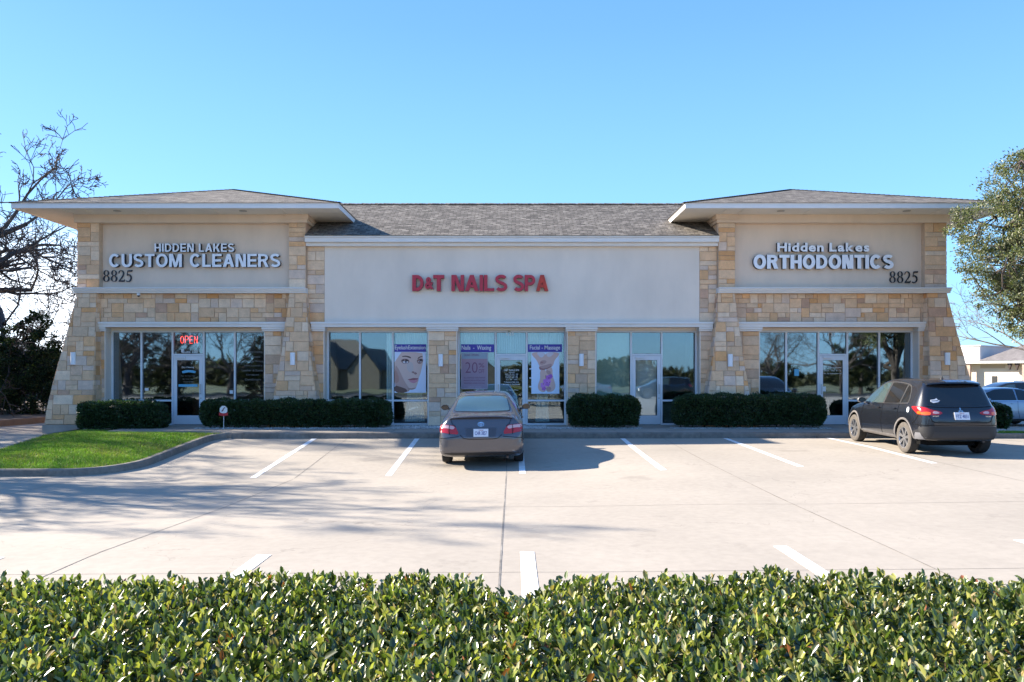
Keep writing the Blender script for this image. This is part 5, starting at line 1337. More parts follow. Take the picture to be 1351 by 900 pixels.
# ---- compact crossover
def hatchback(loc, rz, label, col, full=True, sticker_=True, txt='FTZ 4831'):
    t = empty('parked_hatchback', loc, rz); tag(t, label, 'car')
    pm = paint('hatch_paint_' + str(round(col[0], 3)), col, metal=0.2, rough=0.25, coat=1.0, dust=0.12)
    L = 4.22
    st_ = [(0.00, 0.44, 0.48, 0.66, 0.46, 0.42, 0.72),
           (0.02, 0.37, 0.63, 0.76, 0.60, 0.55, 0.84),
           (0.07, 0.33, 0.735, 0.86, 0.70, 0.63, 0.95),
           (0.13, 0.32, 0.79, 0.93, 0.755, 0.66, 1.05),
           (0.20, 0.31, 0.825, 0.98, 0.785, 0.66, 1.17),
           (0.29, 0.30, 0.85, 1.01, 0.81, 0.64, 1.34),
           (0.36, 0.29, 0.865, 1.02, 0.825, 0.62, 1.48),
           (0.44, 0.28, 0.875, 1.03, 0.835, 0.60, 1.565),
           (0.66, 0.27, 0.884, 1.03, 0.843, 0.595, 1.60),
           (1.22, 0.26, 0.886, 1.015, 0.845, 0.585, 1.63),
           (1.82, 0.26, 0.886, 0.99, 0.845, 0.585, 1.632),
           (2.22, 0.26, 0.886, 0.97, 0.845, 0.60, 1.59),
           (2.57, 0.26, 0.886, 0.96, 0.84, 0.63, 1.44),
           (2.92, 0.26, 0.886, 0.95, 0.835, 0.67, 1.22),
           (3.14, 0.26, 0.885, 0.94, 0.825, 0.68, 1.07),
           (3.47, 0.27, 0.88, 0.92, 0.80, 0.65, 1.01),
           (3.82, 0.28, 0.86, 0.87, 0.76, 0.60, 0.95),
           (4.07, 0.30, 0.80, 0.78, 0.70, 0.56, 0.85),
           (4.18, 0.33, 0.70, 0.66, 0.60, 0.50, 0.74),
           (4.22, 0.40, 0.58, 0.58, 0.50, 0.42, 0.62)]
    b, bv = loft_body(st_, pm)
    R = 0.342; yr, yf = 0.78, 3.45
    cut_wheels(b, [(yr, 0.395, R + 0.01), (yf, 0.395, R + 0.01)], 0.886); b.parent = t
    underside(t, L, 0.5)
    for y in (yr, yf):
        for s in SX: wheel(t, s * (0.886 - 0.125), y, R, 0.215, s, 7, M_RIMS, M_TYRED)
    patch('rear_window', bv, 'rear', [(-0.64, 1.10), (-0.61, 1.22), (-0.52, 1.44), (-0.45, 1.48), (0, 1.495), (0.45, 1.48), (0.52, 1.44), (0.61, 1.22), (0.64, 1.10), (0.42, 1.075), (0, 1.065), (-0.42, 1.075)], 0.004, M_CARGD, t)
    for s, vw in ((-1, 'left'), (1, 'right')):
        ws = [[(0.70, 1.115), (0.70, 1.20), (0.78, 1.36), (0.86, 1.45), (0.98, 1.49), (1.02, 1.095)],
              [(1.07, 1.09), (1.04, 1.50), (1.42, 1.53), (1.78, 1.53), (1.82, 1.055)],
              [(1.89, 1.05), (1.86, 1.525), (2.14, 1.505), (2.47, 1.38), (2.77, 1.21), (2.92, 1.08), (2.94, 1.035)]]
        patch('window_frame', bv, vw, [(0.66, 1.09), (0.66, 1.20), (0.75, 1.38), (0.84, 1.475), (0.97, 1.515), (1.42, 1.553), (1.82, 1.553), (2.17, 1.53), (2.52, 1.395), (2.84, 1.21), (3.02, 1.055), (3.02, 1.01)], 0.003, M_PLAST, t, step=0.07)
        for w_ in ws: patch('side_window', bv, vw, w_, 0.006, M_CARGD if w_ is not ws[2] else mat('car_glass_clear', (0.05, 0.08, 0.08), 0.04, spec=0.9, coat=1.0), t, step=0.07)
        patch('window_trim', bv, vw, line_poly([(0.66, 1.09), (1.02, 1.075), (3.02, 1.01)], 0.016), 0.010, M_CHROME, t)
        for pts in ([(1.85, 1.03), (1.87, 0.60), (1.82, 0.34)], [(1.04, 1.06), (1.08, 0.86), (0.98, 0.74)], [(1.20, 0.42), (1.26, 0.36), (2.97, 0.34)], [(2.94, 1.0), (3.00, 0.70), (2.94, 0.36)], [(0.22, 0.88), (0.30, 0.74), (0.40, 0.68)]):
            patch('panel_gap', bv, vw, line_poly(pts, 0.010), 0.004, M_WELL, t, step=0.03)
        patch('door_handle', bv, vw, [(1.16, 0.945), (1.16, 0.975), (1.36, 0.97), (1.36, 0.94)], 0.035, pm, t, skirt=-0.005)
        patch('door_handle', bv, vw, [(1.96, 0.925), (1.96, 0.955), (2.16, 0.95), (2.16, 0.92)], 0.035, pm, t, skirt=-0.005)
        DUST = mat('dusty_arch', (0.13, 0.12, 0.115), 0.8, noise=(6, 0.2))
        patch('arch_trim', bv, vw, arch_poly(yr, R + 0.01, 0.392, 0.435, -14, 188), 0.010, DUST, t, step=0.05)
        patch('arch_trim', bv, vw, arch_poly(yf, R + 0.01, 0.392, 0.435, -8, 190), 0.010, DUST, t, step=0.05)
        patch('rocker_trim', bv, vw, [(1.18, 0.30), (1.22, 0.37), (3.00, 0.35), (3.04, 0.29)], 0.010, DUST, t)
        patch('bumper_corner', bv, vw, [(0.12, 0.36), (0.16, 0.50), (0.28, 0.50), (0.36, 0.36)], 0.010, mat('bumper_grey', (0.16, 0.16, 0.17), 0.5), t)
    # rear end: black lower bumper, lights, recess
    patch('bumper', bv, 'rear', [(-0.80, 0.38), (-0.815, 0.62), (-0.60, 0.645), (0.60, 0.645), (0.815, 0.62), (0.80, 0.38), (0.60, 0.36), (-0.60, 0.36)], 0.007, M_PLAST, t)
    patch('bumper_insert', bv, 'rear', [(-0.62, 0.40), (-0.56, 0.52), (0.56, 0.52), (0.62, 0.40)], 0.012, mat('bumper_insert', (0.035, 0.034, 0.034), 0.7), t)
    TL = [(0.38, 0.925), (0.43, 0.885), (0.60, 0.875), (0.70, 0.865), (0.80, 0.88), (0.815, 0.96), (0.785, 1.045), (0.71, 1.04), (0.60, 0.985), (0.48, 0.965)]
    for s in SX:
        q = TL if s > 0 else mirror(TL); o = patch('tail_light', bv, 'rear', q, 0.012, M_RED, t, step=0.04, smooth_poly=1)
        q = [(0.44, 0.905), (0.58, 0.895), (0.58, 0.955), (0.48, 0.95)]; patch('clear_lens', bv, 'rear', q if s > 0 else mirror(q), 0.016, M_CLEAR, o, step=0.04, smooth_poly=1)
        q = [(0.62, 0.88), (0.72, 0.875), (0.785, 0.89), (0.78, 0.935), (0.63, 0.945)]; patch('orange_lens', bv, 'rear', q if s > 0 else mirror(q), 0.016, M_AMBER, o, step=0.04, smooth_poly=1)
        vw = 'left' if s < 0 else 'right'
        patch('tail_light', bv, vw, [(0.17, 0.885), (0.17, 1.03), (0.25, 1.045), (0.40, 1.05), (0.46, 1.03), (0.32, 0.94), (0.24, 0.885)], 0.012, M_RED, t, step=0.04)
        patch('orange_lens', bv, vw, [(0.175, 0.89), (0.175, 0.95), (0.22, 0.955), (0.27, 0.93), (0.23, 0.89)], 0.016, M_AMBER, t, step=0.04)
    for g in ([(-0.66, 0.87), (-0.60, 0.74), (-0.50, 0.715), (0.50, 0.715), (0.60, 0.74), (0.66, 0.87)], [(-0.68, 1.055), (-0.45, 1.04), (0, 1.03), (0.45, 1.04), (0.68, 1.055)], [(-0.845, 0.66), (0.0, 0.675), (0.845, 0.66)]):
        patch('panel_gap', bv, 'rear', line_poly(g, 0.012), 0.0045, M_WELL, t, step=0.03)
    mb = MB(); sec = [(0.27, 1.54), (0.29, 1.57), (0.48, 1.615), (0.56, 1.58), (0.34, 1.53)]
    n = 12; rows = []
    for i in range(n + 1):
        u = -0.56 + 1.12 * i / n; yo = 0.07 * (abs(u) / 0.56) ** 2.5; rows.append([(u, y + yo, z - 0.03 * (abs(u) / 0.56) ** 3) for y, z in sec])
    for a, c in zip(rows[:-1], rows[1:]):
        for k in range(5): mb.face([a[k], c[k], c[(k + 1) % 5], a[(k + 1) % 5]])
    mb.face(rows[0]); mb.face(rows[-1]); mb.build('spoiler', pm, t, world=False, normals=True)
    def ry(z, x=0.0): return bv.ray_cast(Vector((x, -3, z)), Vector((0, 1, 0)))[0].y
    plate(t, 0.0, ry(0.86) - 0.014, 0.86, txt, pitch=(ry(0.93) - ry(0.80)) / 0.13)
    e = MB(); y = ry(0.985) - 0.004; sl = (ry(1.01) - ry(0.96)) / 0.05
    for a in (90, 210, 330):
        ca, sa = math.cos(math.radians(a)), math.sin(math.radians(a)); r1, r2, hw = 0.0, 0.062, 0.018
        q = [(0, 0), (ca * r2 * .5 - sa * hw, sa * r2 * .5 + ca * hw), (ca * r2, sa * r2), (ca * r2 * .5 + sa * hw, sa * r2 * .5 - ca * hw)]
        e.prism(q, lambda u, v, d: (u, y + d + v * sl, 0.975 + v), -0.008, 0.0)
    e.build('emblem', M_CHROME, t, world=False, normals=True)
    if sticker_:
        M_ST = mat('sticker_white', (0.7, 0.7, 0.72), 0.6)
        patch('round_sticker', bv, 'left', [(0.60 + 0.052 * math.cos(k * math.pi / 8), 0.965 + 0.060 * math.sin(k * math.pi / 8)) for k in range(16)], 0.004, M_ST, t, step=0.04)
        o = patch('window_sticker', bv, 'rear', [(-0.57, 1.155), (-0.52, 1.125), (-0.41, 1.145), (-0.37, 1.175), (-0.41, 1.19), (-0.43, 1.225), (-0.48, 1.20), (-0.56, 1.19)], 0.008, M_ST, t, step=0.03)
        patch('sticker_print', bv, 'rear', line_poly([(-0.55, 1.168), (-0.49, 1.17), (-0.41, 1.178)], 0.010), 0.011, M_CARGD, o)
        for u0, u1, zz in ((-0.60, -0.47, 0.855), (0.50, 0.62, 0.850)):
            tt = MB(); fit_text(tt, 'SPORT', u0, u1, zz - 0.012, zz + 0.012, ry(zz, (u0 + u1) / 2) - 0.006, 0.01); tt.build('lettering', M_CHROME, t, world=False)
    patch('windscreen', bv, 'front', [(-0.62, 1.08), (-0.54, 1.50), (0, 1.54), (0.54, 1.50), (0.62, 1.08), (0, 1.10)], 0.004, M_CARGD, t)
    HL = [(-0.44, 0.72), (-0.72, 0.76), (-0.70, 0.86), (-0.50, 0.80)]
    patch('headlight', bv, 'front', HL, 0.004, M_CLEAR, t); patch('headlight', bv, 'front', mirror(HL), 0.004, M_CLEAR, t)
    mb = MB(); mb.lathe([(0.0, 0.06), (0.015, 0.055), (0.035, 0.0)], 'z', (0.0, 0.85, 1.61), 12); mb.tube((0, 0.9, 1.625), (0, 0.80, 1.68), 0.018, 0.006); mb.build('roof_antenna', M_PLAST, t, world=False)
    for s in SX: mirror_pod(t, s * 0.97, 2.70, 1.09, s, pm if s > 0 else M_RIMS, M_CARGD)
    mb = MB(); mb.tube((0.5, 0.10, 0.32), (0.5, 0.35, 0.32), 0.03, n=12); mb.build('exhaust', M_RIMD, t, world=False)
    return t
HAT = hatchback((9.47, 16.50, 0), math.radians(-1.6), 'black five door hatchback with orange tail lights and a round white sticker', (0.012, 0.014, 0.020))
seat_on_lot(HAT, (0.78, 3.45))
S2 = sedan((20.9, 30.3, 0), math.radians(90), 'silver blue sedan parked sideways behind the black hatchback', (0.28, 0.33, 0.42), glass=M_CARGD, txt='LKN 2290')
seat_on_lot(S2, (1.0, 3.78))
H2 = hatchback((24.6, 36.0, 0), math.radians(88), 'black sport utility car whose roof shows over the silver sedan', (0.008, 0.008, 0.010), sticker_=False)
H2.location.z = gz(24, 36)
# ------------------------------------------------------------------ plants
def unit(v): return v / np.maximum(np.linalg.norm(v, axis=1, keepdims=True), 1e-9)
def leaf_quads(P, dirs, up, length, width, fold=0.25):
    """two-facet leaves: base P, axis dirs, rough up vector; returns V (n*6,3), F (n*2,4)"""
    n = len(P); side = unit(np.cross(dirs, up)); nrm = unit(np.cross(side, dirs))
    L = length[:, None]; W = width[:, None]
    b = P; tip = P + dirs * L - nrm * L * 0.08
    la = P + dirs * L * 0.35 - side * W * 0.5 + nrm * W * fold; lb = P + dirs * L * 0.75 - side * W * 0.38 + nrm * W * fold * 0.7
    ra = P + dirs * L * 0.35 + side * W * 0.5 + nrm * W * fold; rb = P + dirs * L * 0.75 + side * W * 0.38 + nrm * W * fold * 0.7
    V = np.stack([b, la, lb, tip, rb, ra], 1).reshape(-1, 3)
    i = np.arange(n) * 6
    F_ = np.stack([np.stack([i, i + 3, i + 2, i + 1], 1), np.stack([i, i + 5, i + 4, i + 3], 1)], 1).reshape(-1, 4)
    return V, F_
M_TWIG = mat('twig', (0.10, 0.075, 0.05), 0.9)

# near hedge: leaves as large as they are, on short upright sprigs
def near_hedge():
    rg = np.random.default_rng(11)
    t = empty('hedge', (0, 2.6, -0.3)); tag(t, 'clipped glossy leaved hedge running across in front of the parking lot', 'hedge')
    def topz(x, y):
        return 0.757 + 0.018 * np.sin(x * 3.1 + 1) * np.cos(y * 2.7) + 0.010 * np.sin(x * 9 + y * 7) + 0.010 * np.sin(x * 17 - y * 5) - 0.04 * np.clip((y - 3.2) / 0.25, 0, 1) ** 2
    # upright shoots in a jittered grid, each a rosette of leaves opening downwards
    g = 0.0365; gx, gy = np.meshgrid(np.arange(-2.9, 2.9, g), np.arange(1.55, 3.42, g)); S_ = np.stack([gx.ravel(), gy.ravel()], 1); S_ += rg.uniform(-.5, .5, S_.shape) * g * 1.5
    S_ = S_[rg.random(len(S_)) < 0.93]; m = len(S_); notch = np.exp(-((S_[:, 0]) / 0.10) ** 2) * np.clip((S_[:, 1] - 2.95) / 0.3, 0, 1)
    top = topz(S_[:, 0], S_[:, 1]) - notch * 0.09 - np.abs(rg.normal(0, 0.022, m)); tall = rg.random(m) < 0.03; top[tall] += rg.exponential(0.018, tall.sum()).clip(0, 0.06)
    low = rg.random(m) < 0.20; top[low] -= rg.uniform(0.02, 0.09, low.sum())
    lean = rg.normal(0, 0.16, (m, 2)); tone = rg.uniform(0.7, 1.3, m); P = []; D = []; SH = []; LS = []
    for k in range(10):
        az_ = k * 2.4 + rg.uniform(0, 6.28, m) * 0.15 + S_[:, 0] * 97 % 6.28; tt = k / 9.0
        el_ = np.radians(76 - 62 * tt) + rg.normal(0, 0.22, m); dz = 0.085 * tt + rg.normal(0, 0.004, m)
        P.append(np.stack([S_[:, 0] - lean[:, 0] * dz, S_[:, 1] - lean[:, 1] * dz, top - dz - 0.024], 1))
        D.append(np.stack([np.cos(az_) * np.cos(el_) + lean[:, 0], np.sin(az_) * np.cos(el_) + lean[:, 1], np.sin(el_)], 1)); SH.append(tone); LS.append(0.75 + 0.45 * tt ** 0.5 + 0 * az_)
    P = np.vstack(P); d = unit(np.vstack(D)); SH = np.concatenate(SH); LS = np.concatenate(LS)
    # the far face towards the lot
    nf = 9000; E = np.stack([rg.uniform(-2.9, 2.9, nf), 3.42 + rg.normal(0, 0.025, nf), 0.70 - rg.uniform(0, 0.9, nf)], 1); kk = ~((np.abs(E[:, 0]) < 0.13) & (E[:, 2] > 0.63)); E = E[kk]
    P = np.vstack([P, E]); de = rg.normal(0, .6, E.shape); de[:, 1] += 1; de[:, 2] += 0.5; d = np.vstack([d, unit(de)]); SH = np.concatenate([SH, np.ones(len(E))]); LS = np.concatenate([LS, np.ones(len(E))]); n = len(P)
    outw = d * np.array([-1, -1, 0]); up = unit(np.array([0, 0, 1.0]) + outw * 0.6 + rg.normal(0, 0.30, (n, 3)))
    L = rg.uniform(0.029, 0.052, n) * LS; W = L * rg.uniform(0.42, 0.56, n)
    V, Fc = leaf_quads(P, d, up, L, W, 0.20)
    base = np.array([0.098, 0.132, 0.036]); c = base * rg.uniform(0.6, 1.4, (n, 1)) * SH[:, None]
    r = rg.random(n)  # yellow and tan leaf tones also carry sun highlights in their colour
    k = r < 0.22; c[k] = np.array([0.36, 0.35, 0.10]) * rg.uniform(0.7, 1.3, (k.sum(), 1))
    k = (r > 0.36) & (r < 0.42); c[k] = np.array([0.46, 0.45, 0.27])  # pale leaves: whitish sun glints put into the leaf colour
    k = (r > 0.22) & (r < 0.36); c[k] = np.array([0.035, 0.06, 0.025])
    k = r > 0.94; c[k] = np.array([0.36, 0.27, 0.13]) * rg.uniform(0.7, 1.2, (k.sum(), 1)); c[r > 0.993] = np.array([0.26, 0.09, 0.04])
    np_mesh('foliage', V, Fc, leafmat('hedge_leaf', 0.30, 0.8), t, col=np.repeat(c, 2, axis=0))
    mb = MB(); r_ = random.Random(4)
    for i in range(1500):
        x = r_.uniform(-2.85, 2.85); y = r_.uniform(1.6, 3.36); z = 0.68 + r_.uniform(-0.06, 0.02)
        if abs(x) < 0.13 and y > 2.95: z -= 0.08
        mb.tube((x + r_.uniform(-.05, .05), y + r_.uniform(-.05, .05), z - 0.22), (x, y, z), 0.0028, 0.0013, n=4, caps=False)
    for i in range(26):
        x = -2.8 + i * 0.225; y = 2.6 + r_.uniform(-.3, .3)
        for q in range(5): mb.tube((x, y, gz(x, y) - 0.02), (x + r_.uniform(-.25, .25), y + r_.uniform(-.5, .5), 0.5), 0.012, 0.004, n=5, caps=False)
    mb.build('branches', mat('hedge_twig', (0.17, 0.11, 0.06), 0.9), t)
    mb = MB()   # dark heart of the hedge: inner leaves, the shade inside put into their colour
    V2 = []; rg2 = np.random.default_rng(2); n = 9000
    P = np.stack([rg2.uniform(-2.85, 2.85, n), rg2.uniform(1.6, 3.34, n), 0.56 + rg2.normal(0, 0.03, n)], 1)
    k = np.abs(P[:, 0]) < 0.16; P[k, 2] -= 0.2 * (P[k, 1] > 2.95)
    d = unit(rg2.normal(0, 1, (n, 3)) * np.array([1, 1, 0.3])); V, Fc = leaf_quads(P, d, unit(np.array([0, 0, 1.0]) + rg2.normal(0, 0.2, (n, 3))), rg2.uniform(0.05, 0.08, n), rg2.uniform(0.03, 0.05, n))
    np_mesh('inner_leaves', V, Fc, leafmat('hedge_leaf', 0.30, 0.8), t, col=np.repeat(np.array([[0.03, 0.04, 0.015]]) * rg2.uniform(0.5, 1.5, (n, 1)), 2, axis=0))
near_hedge()

# clipped shrubs along the shops
def clipped(x0, x1, y0, y1, z1, label, seed, round_=0.25, z0=0.0, sections=(), n=26000, ls=0.034):
    rg = np.random.default_rng(seed); t = empty('clipped_hedge', ((x0 + x1) / 2, (y0 + y1) / 2, z0)); tag(t, label, 'hedge')
    cx, cy = (x0 + x1) / 2, (y0 + y1) / 2; a, b, h = (x1 - x0) / 2, (y1 - y0) / 2, z1 - z0
    # sample a rounded box surface
    q = rg.uniform(-1, 1, (n * 2, 3)); face = rg.choice(3, n * 2, p=np.array([b * h, a * h * 1.6, a * b * 1.2]) / (b * h + a * h * 1.6 + a * b * 1.2))
    sgn_ = np.where(rg.random(n * 2) < 0.5, -1.0, 1.0); q[np.arange(n * 2), face] = sgn_
    q = q[(q[:, 2] > -0.95)][:n]; n = len(q)
    half = np.array([a, b, h / 2]); r = round_; inner = np.maximum(half - r, 0.02)
    p = q * half; core = np.clip(p, -inner, inner); dv = p - core; ln = np.linalg.norm(dv, axis=1, keepdims=True)
    out = dv / np.maximum(ln, 1e-6); p = core + out * np.minimum(ln, r)
    nrm = out; bad = ln[:, 0] < 1e-4; nrm[bad] = unit(q[bad])
    bump = 0.035 * np.sin(p[:, 0] * 5 + seed) * np.sin(p[:, 2] * 6 + p[:, 0] * 2) + 0.02 * np.sin(p[:, 0] * 13 + p[:, 2] * 11)
    for sx, dp in sections: bump -= dp * np.exp(-((p[:, 0] + cx - sx) / 0.10) ** 2)
    p = p + nrm * (bump[:, None] + rg.normal(0, 0.018, (n, 1)) - np.abs(rg.normal(0, 0.02, (n, 1))))
    lo = p[:, 2] < 0; p[lo, :2] -= nrm[lo, :2] * (0.06 * (-p[lo, 2:3] / (h / 2)))
    P = p + np.array([cx, cy, z0 + h / 2])
    d = unit(nrm + rg.normal(0, 0.8, (n, 3))); up = unit(rg.normal(0, 1, (n, 3)))
    L = rg.uniform(0.7, 1.3, n) * ls * 1.3; V, Fc = leaf_quads(P, d, up, L, L * 0.62)
    c = np.array([0.034, 0.064, 0.024]) * rg.uniform(0.4, 1.8, (n, 1)); k = rg.random(n) < 0.1; c[k] = np.array([0.055, 0.095, 0.03])
    np_mesh('foliage', V, Fc, leafmat('shrub_leaf', 0.35, 0.5), t, col=np.repeat(c, 2, axis=0))
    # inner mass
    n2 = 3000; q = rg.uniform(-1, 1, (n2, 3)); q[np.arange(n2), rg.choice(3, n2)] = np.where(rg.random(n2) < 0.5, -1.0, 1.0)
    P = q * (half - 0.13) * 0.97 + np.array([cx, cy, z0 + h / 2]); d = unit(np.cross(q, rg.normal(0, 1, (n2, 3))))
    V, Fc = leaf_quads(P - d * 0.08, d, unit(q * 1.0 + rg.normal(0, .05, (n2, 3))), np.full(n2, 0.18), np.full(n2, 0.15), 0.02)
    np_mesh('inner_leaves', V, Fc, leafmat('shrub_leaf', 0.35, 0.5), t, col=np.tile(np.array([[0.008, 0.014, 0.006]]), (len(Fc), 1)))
    mb = MB()
    for i in range(int((x1 - x0) / 0.35)):
        x = x0 + 0.2 + i * 0.35; mb.tube((x, cy, z0 - 0.01), (x + 0.03, cy + 0.02, z0 + h * 0.5), 0.02, 0.012, n=5)
    mb.build('stem', M_TWIG, t)
    return t
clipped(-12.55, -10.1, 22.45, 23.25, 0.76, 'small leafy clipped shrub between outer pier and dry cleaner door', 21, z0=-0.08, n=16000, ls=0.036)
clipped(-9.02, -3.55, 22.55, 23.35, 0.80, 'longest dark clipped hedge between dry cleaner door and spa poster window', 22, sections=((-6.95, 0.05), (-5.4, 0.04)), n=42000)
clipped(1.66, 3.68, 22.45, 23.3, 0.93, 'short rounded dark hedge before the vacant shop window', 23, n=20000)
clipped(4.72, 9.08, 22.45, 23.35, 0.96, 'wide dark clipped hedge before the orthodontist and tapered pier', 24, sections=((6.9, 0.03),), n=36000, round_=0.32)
clipped(14.5, 15.75, 24.6, 25.5, 0.62, 'little dark shrub showing behind the rear of the black hatchback', 25, z0=-0.25, n=9000)
clipped(10.4, 12.3, 22.5, 23.2, 0.7, 'dark clipped hedge hidden behind the black hatchback by the outer pier', 26, n=12000)

# yard sign
t = empty('yard_sign', (PX(295, 22.3), 22.3, 0)); tag(t, 'small round white security sign on a stake with red ribbon banner', 'yard sign')
x = t.location.x; mb = MB(); mb.tube((x, 22.31, -0.05), (x, 22.31, 0.5), 0.009); mb.build('stake', M_ALU, t)
mb = MB(); mb.prism([(0.115 * math.cos(math.radians(22.5 + 45 * k)), 0.125 * math.sin(math.radians(22.5 + 45 * k))) for k in range(8)], lambda u, v, d: (x + u, 22.29 + d, 0.545 + v), 0, 0.008); o = mb.build('sign_board', M_WV, t)
mb = MB(); stroke(mb, [(-0.05, -0.05), (-0.01, -0.01), (0.0, 0.03), (0.05, 0.06)], [0.02, 0.035, 0.02, 0.03], lambda u, v, d: (x + u, 22.287 + d * 0.05, 0.555 + v)); mb.build('emblem', mat('dark_red_ink', (0.12, 0.03, 0.05), 0.6), o)
mb = MB(); mb.prism([(-0.14, -0.035), (-0.12, 0.0), (-0.14, 0.04), (0, 0.02), (0.14, 0.04), (0.12, 0.0), (0.14, -0.035), (0, -0.055)], lambda u, v, d: (x + u, 22.28 + d, 0.43 + v), 0, 0.006); mb.build('ribbon', mat('sign_red', (0.45, 0.02, 0.03), 0.5), t)

# ------------------------------------------------------------------ trees
def grow(seed, length, levels=5, trunk_r=0.4, first=2.6, limbs=7, wig=0.3, up=0.10, twig=0.008, elev=(0.15, 0.9), kids=(5, 6, 5, 4, 3), shrink=0.5, n0=9):
    """bare crown: crooked limbs that fork along their length, each order thinner and shorter"""
    r = random.Random(seed); segs = []
    def branch(p, d, L, rad, lev):
        n = max(3, n0 - 2 * lev); step = L / n; r0 = rad; nk = kids[min(lev - 1, len(kids) - 1)]; pts = []
        bend = Vector((r.gauss(0, 1), r.gauss(0, 1), r.gauss(0, .6))) * wig * 0.5
        for i in range(n):
            if r.random() < 0.35: bend = Vector((r.gauss(0, 1), r.gauss(0, 1), r.gauss(0, .8))) * wig * 0.6
            d = (d + bend + Vector((r.gauss(0, 1), r.gauss(0, 1), r.gauss(0, 1))) * wig * 0.45 + Vector((0, 0, up * (1 if lev < 3 else 0.5)))).normalized()
            q = p + d * step; r1 = max(twig, rad * (1 - 0.72 * (i + 1) / n)); segs.append((p, q, r0, r1)); pts.append((q, d.copy(), r1)); p = q; r0 = r1
        if lev >= levels: return
        for k in range(nk):
            t = 0.22 + 0.78 * (k + r.random()) / nk; i = min(n - 1, int(t * n)); q, dd, rr = pts[i]
            a = dd.orthogonal().normalized(); a.rotate(Matrix.Rotation(r.uniform(0, 6.28), 3, dd)); ang = r.uniform(0.45, 1.05)
            nd = (dd * math.cos(ang) + a * math.sin(ang)).normalized()
            branch(q, nd, L * shrink * r.uniform(0.75, 1.25) * (1.15 - 0.4 * t), max(twig, rr * r.uniform(0.55, 0.82)), lev + 1)
    p = Vector((0, 0, 0)); rad = trunk_r
    for i in range(4):
        q = p + Vector((r.gauss(0, .06), r.gauss(0, .06), first / 4)); segs.append((p, q, rad * (1.25 if i == 0 else 1), rad * 0.93)); p = q; rad *= 0.93
    for i in range(limbs):
        a = 2 * math.pi * (i + r.uniform(-.25, .25)) / limbs; el = r.uniform(*elev) if i % 4 else 1.2
        branch(p, Vector((math.cos(a) * math.cos(el), math.sin(a) * math.cos(el), math.sin(el))), length * r.uniform(0.85, 1.15), rad * r.uniform(0.42, 0.58), 1)
    return segs, None
def tube_np(segs, sides=(7, 4, 3)):
    Vs = []; Fs = []; base = 0
    for cls, (lo, hi) in enumerate(((0.06, 9), (0.02, 0.06), (0, 0.02))):
        S = [s for s in segs if lo <= s[2] < hi]
        if not S: continue
        n = sides[cls]; P0 = np.array([tuple(s[0]) for s in S]); P1 = np.array([tuple(s[1]) for s in S]); R0 = np.array([s[2] for s in S]); R1 = np.array([s[3] for s in S])
        d = unit(P1 - P0); ref = np.where(np.abs(d[:, 2:3]) < 0.9, np.array([[0, 0, 1.0]]), np.array([[1.0, 0, 0]])); a = unit(np.cross(d, ref)); b = np.cross(d, a)
        P1 = P1 + d * (R1[:, None] * 0.4); m = len(S); V = np.zeros((m, 2 * n, 3))
        for k in range(n):
            t = 2 * math.pi * k / n; o = a * math.cos(t) + b * math.sin(t); V[:, k] = P0 + o * R0[:, None]; V[:, n + k] = P1 + o * R1[:, None]
        i = (np.arange(m) * 2 * n)[:, None]
        Fc = np.stack([np.concatenate([i + k, i + (k + 1) % n, i + n + (k + 1) % n, i + n + k], 1) for k in range(n)], 1).reshape(-1, 4)
        Vs.append(V.reshape(-1, 3)); Fs.append(Fc + base); base += m * 2 * n
    return np.vstack(Vs), np.vstack(Fs)
M_BARK = mat('oak_bark', (0.085, 0.068, 0.058), 0.95, noise=(4, 0.3), bump=(15, 0.6, 0.03))
M_BARK2 = mat('grey_bark', (0.17, 0.145, 0.125), 0.95, noise=(4, 0.3))
def bare_tree(name, loc, label, group=None, mat_=M_BARK, **kw):
    segs, tips = grow(**kw); t = empty(name, loc); tag(t, label, 'tree', group)
    big = [s for s in segs if s[2] >= 0.06]; small = [s for s in segs if s[2] < 0.06]
    V, Fc = tube_np(big); np_mesh('trunk', V, Fc, mat_, t, smooth=True, world=False)
    V, Fc = tube_np(small); np_mesh('crown', V, Fc, mat_, t, smooth=True, world=False)
    return t
OAK = dict(length=8.2, levels=5, trunk_r=0.62, first=2.4, limbs=12, wig=0.42, up=0.10, twig=0.0105, kids=(6, 6, 6, 5), elev=(0.05, 1.0), shrink=0.47)
T1 = bare_tree('bare_oak', (-29.2, 30.0, 0.0), 'large bare oak whose dark crooked limbs reach past the left roof corner', seed=7, **OAK)
THIN = dict(length=8.5, levels=4, trunk_r=0.42, first=3.0, limbs=8, wig=0.34, up=0.10, twig=0.016, kids=(5, 5, 4))
T2 = bare_tree('bare_oak', (-31.0, -24.0, -0.5), 'bare oak across the street mirrored in the cleaners glass by the door', seed=21, **THIN)
T2.scale = (0.75, 0.75, 0.75)
T7 = copy_tree(T1); T7.location = (-21.6, 18.4, -0.4); T7.rotation_euler.z = 1.2; T7.scale = (0.86, 0.86, 0.95); tag(T7, 'bare oak outside the picture whose branch shadows stripe the lot', 'tree')
T1.scale = (1.30, 1.30, 1.50)
T6 = copy_tree(T1); T6.location = (-34.6, 38.5, 0.0); T6.rotation_euler.z = 2.6; tag(T6, 'farther bare oak filling in behind the crooked limbs of the large one', 'tree')
T3 = copy_tree(T1); T3.location = (-22.6, 21.8, -0.3); T3.rotation_euler.z = 2.2; T3.scale = (0.60, 0.60, 0.62); tag(T3, 'second bare oak outside the picture casting branch shadows on the turf', 'tree')
T4 = bare_tree('bare_tree', (-18.6, 36.5, -0.1), 'slender pale bare tree rising behind the juniper', mat_=M_BARK2, seed=9, length=3.4, levels=4, trunk_r=0.08, first=1.2, limbs=6, wig=0.2, up=0.22, twig=0.007)
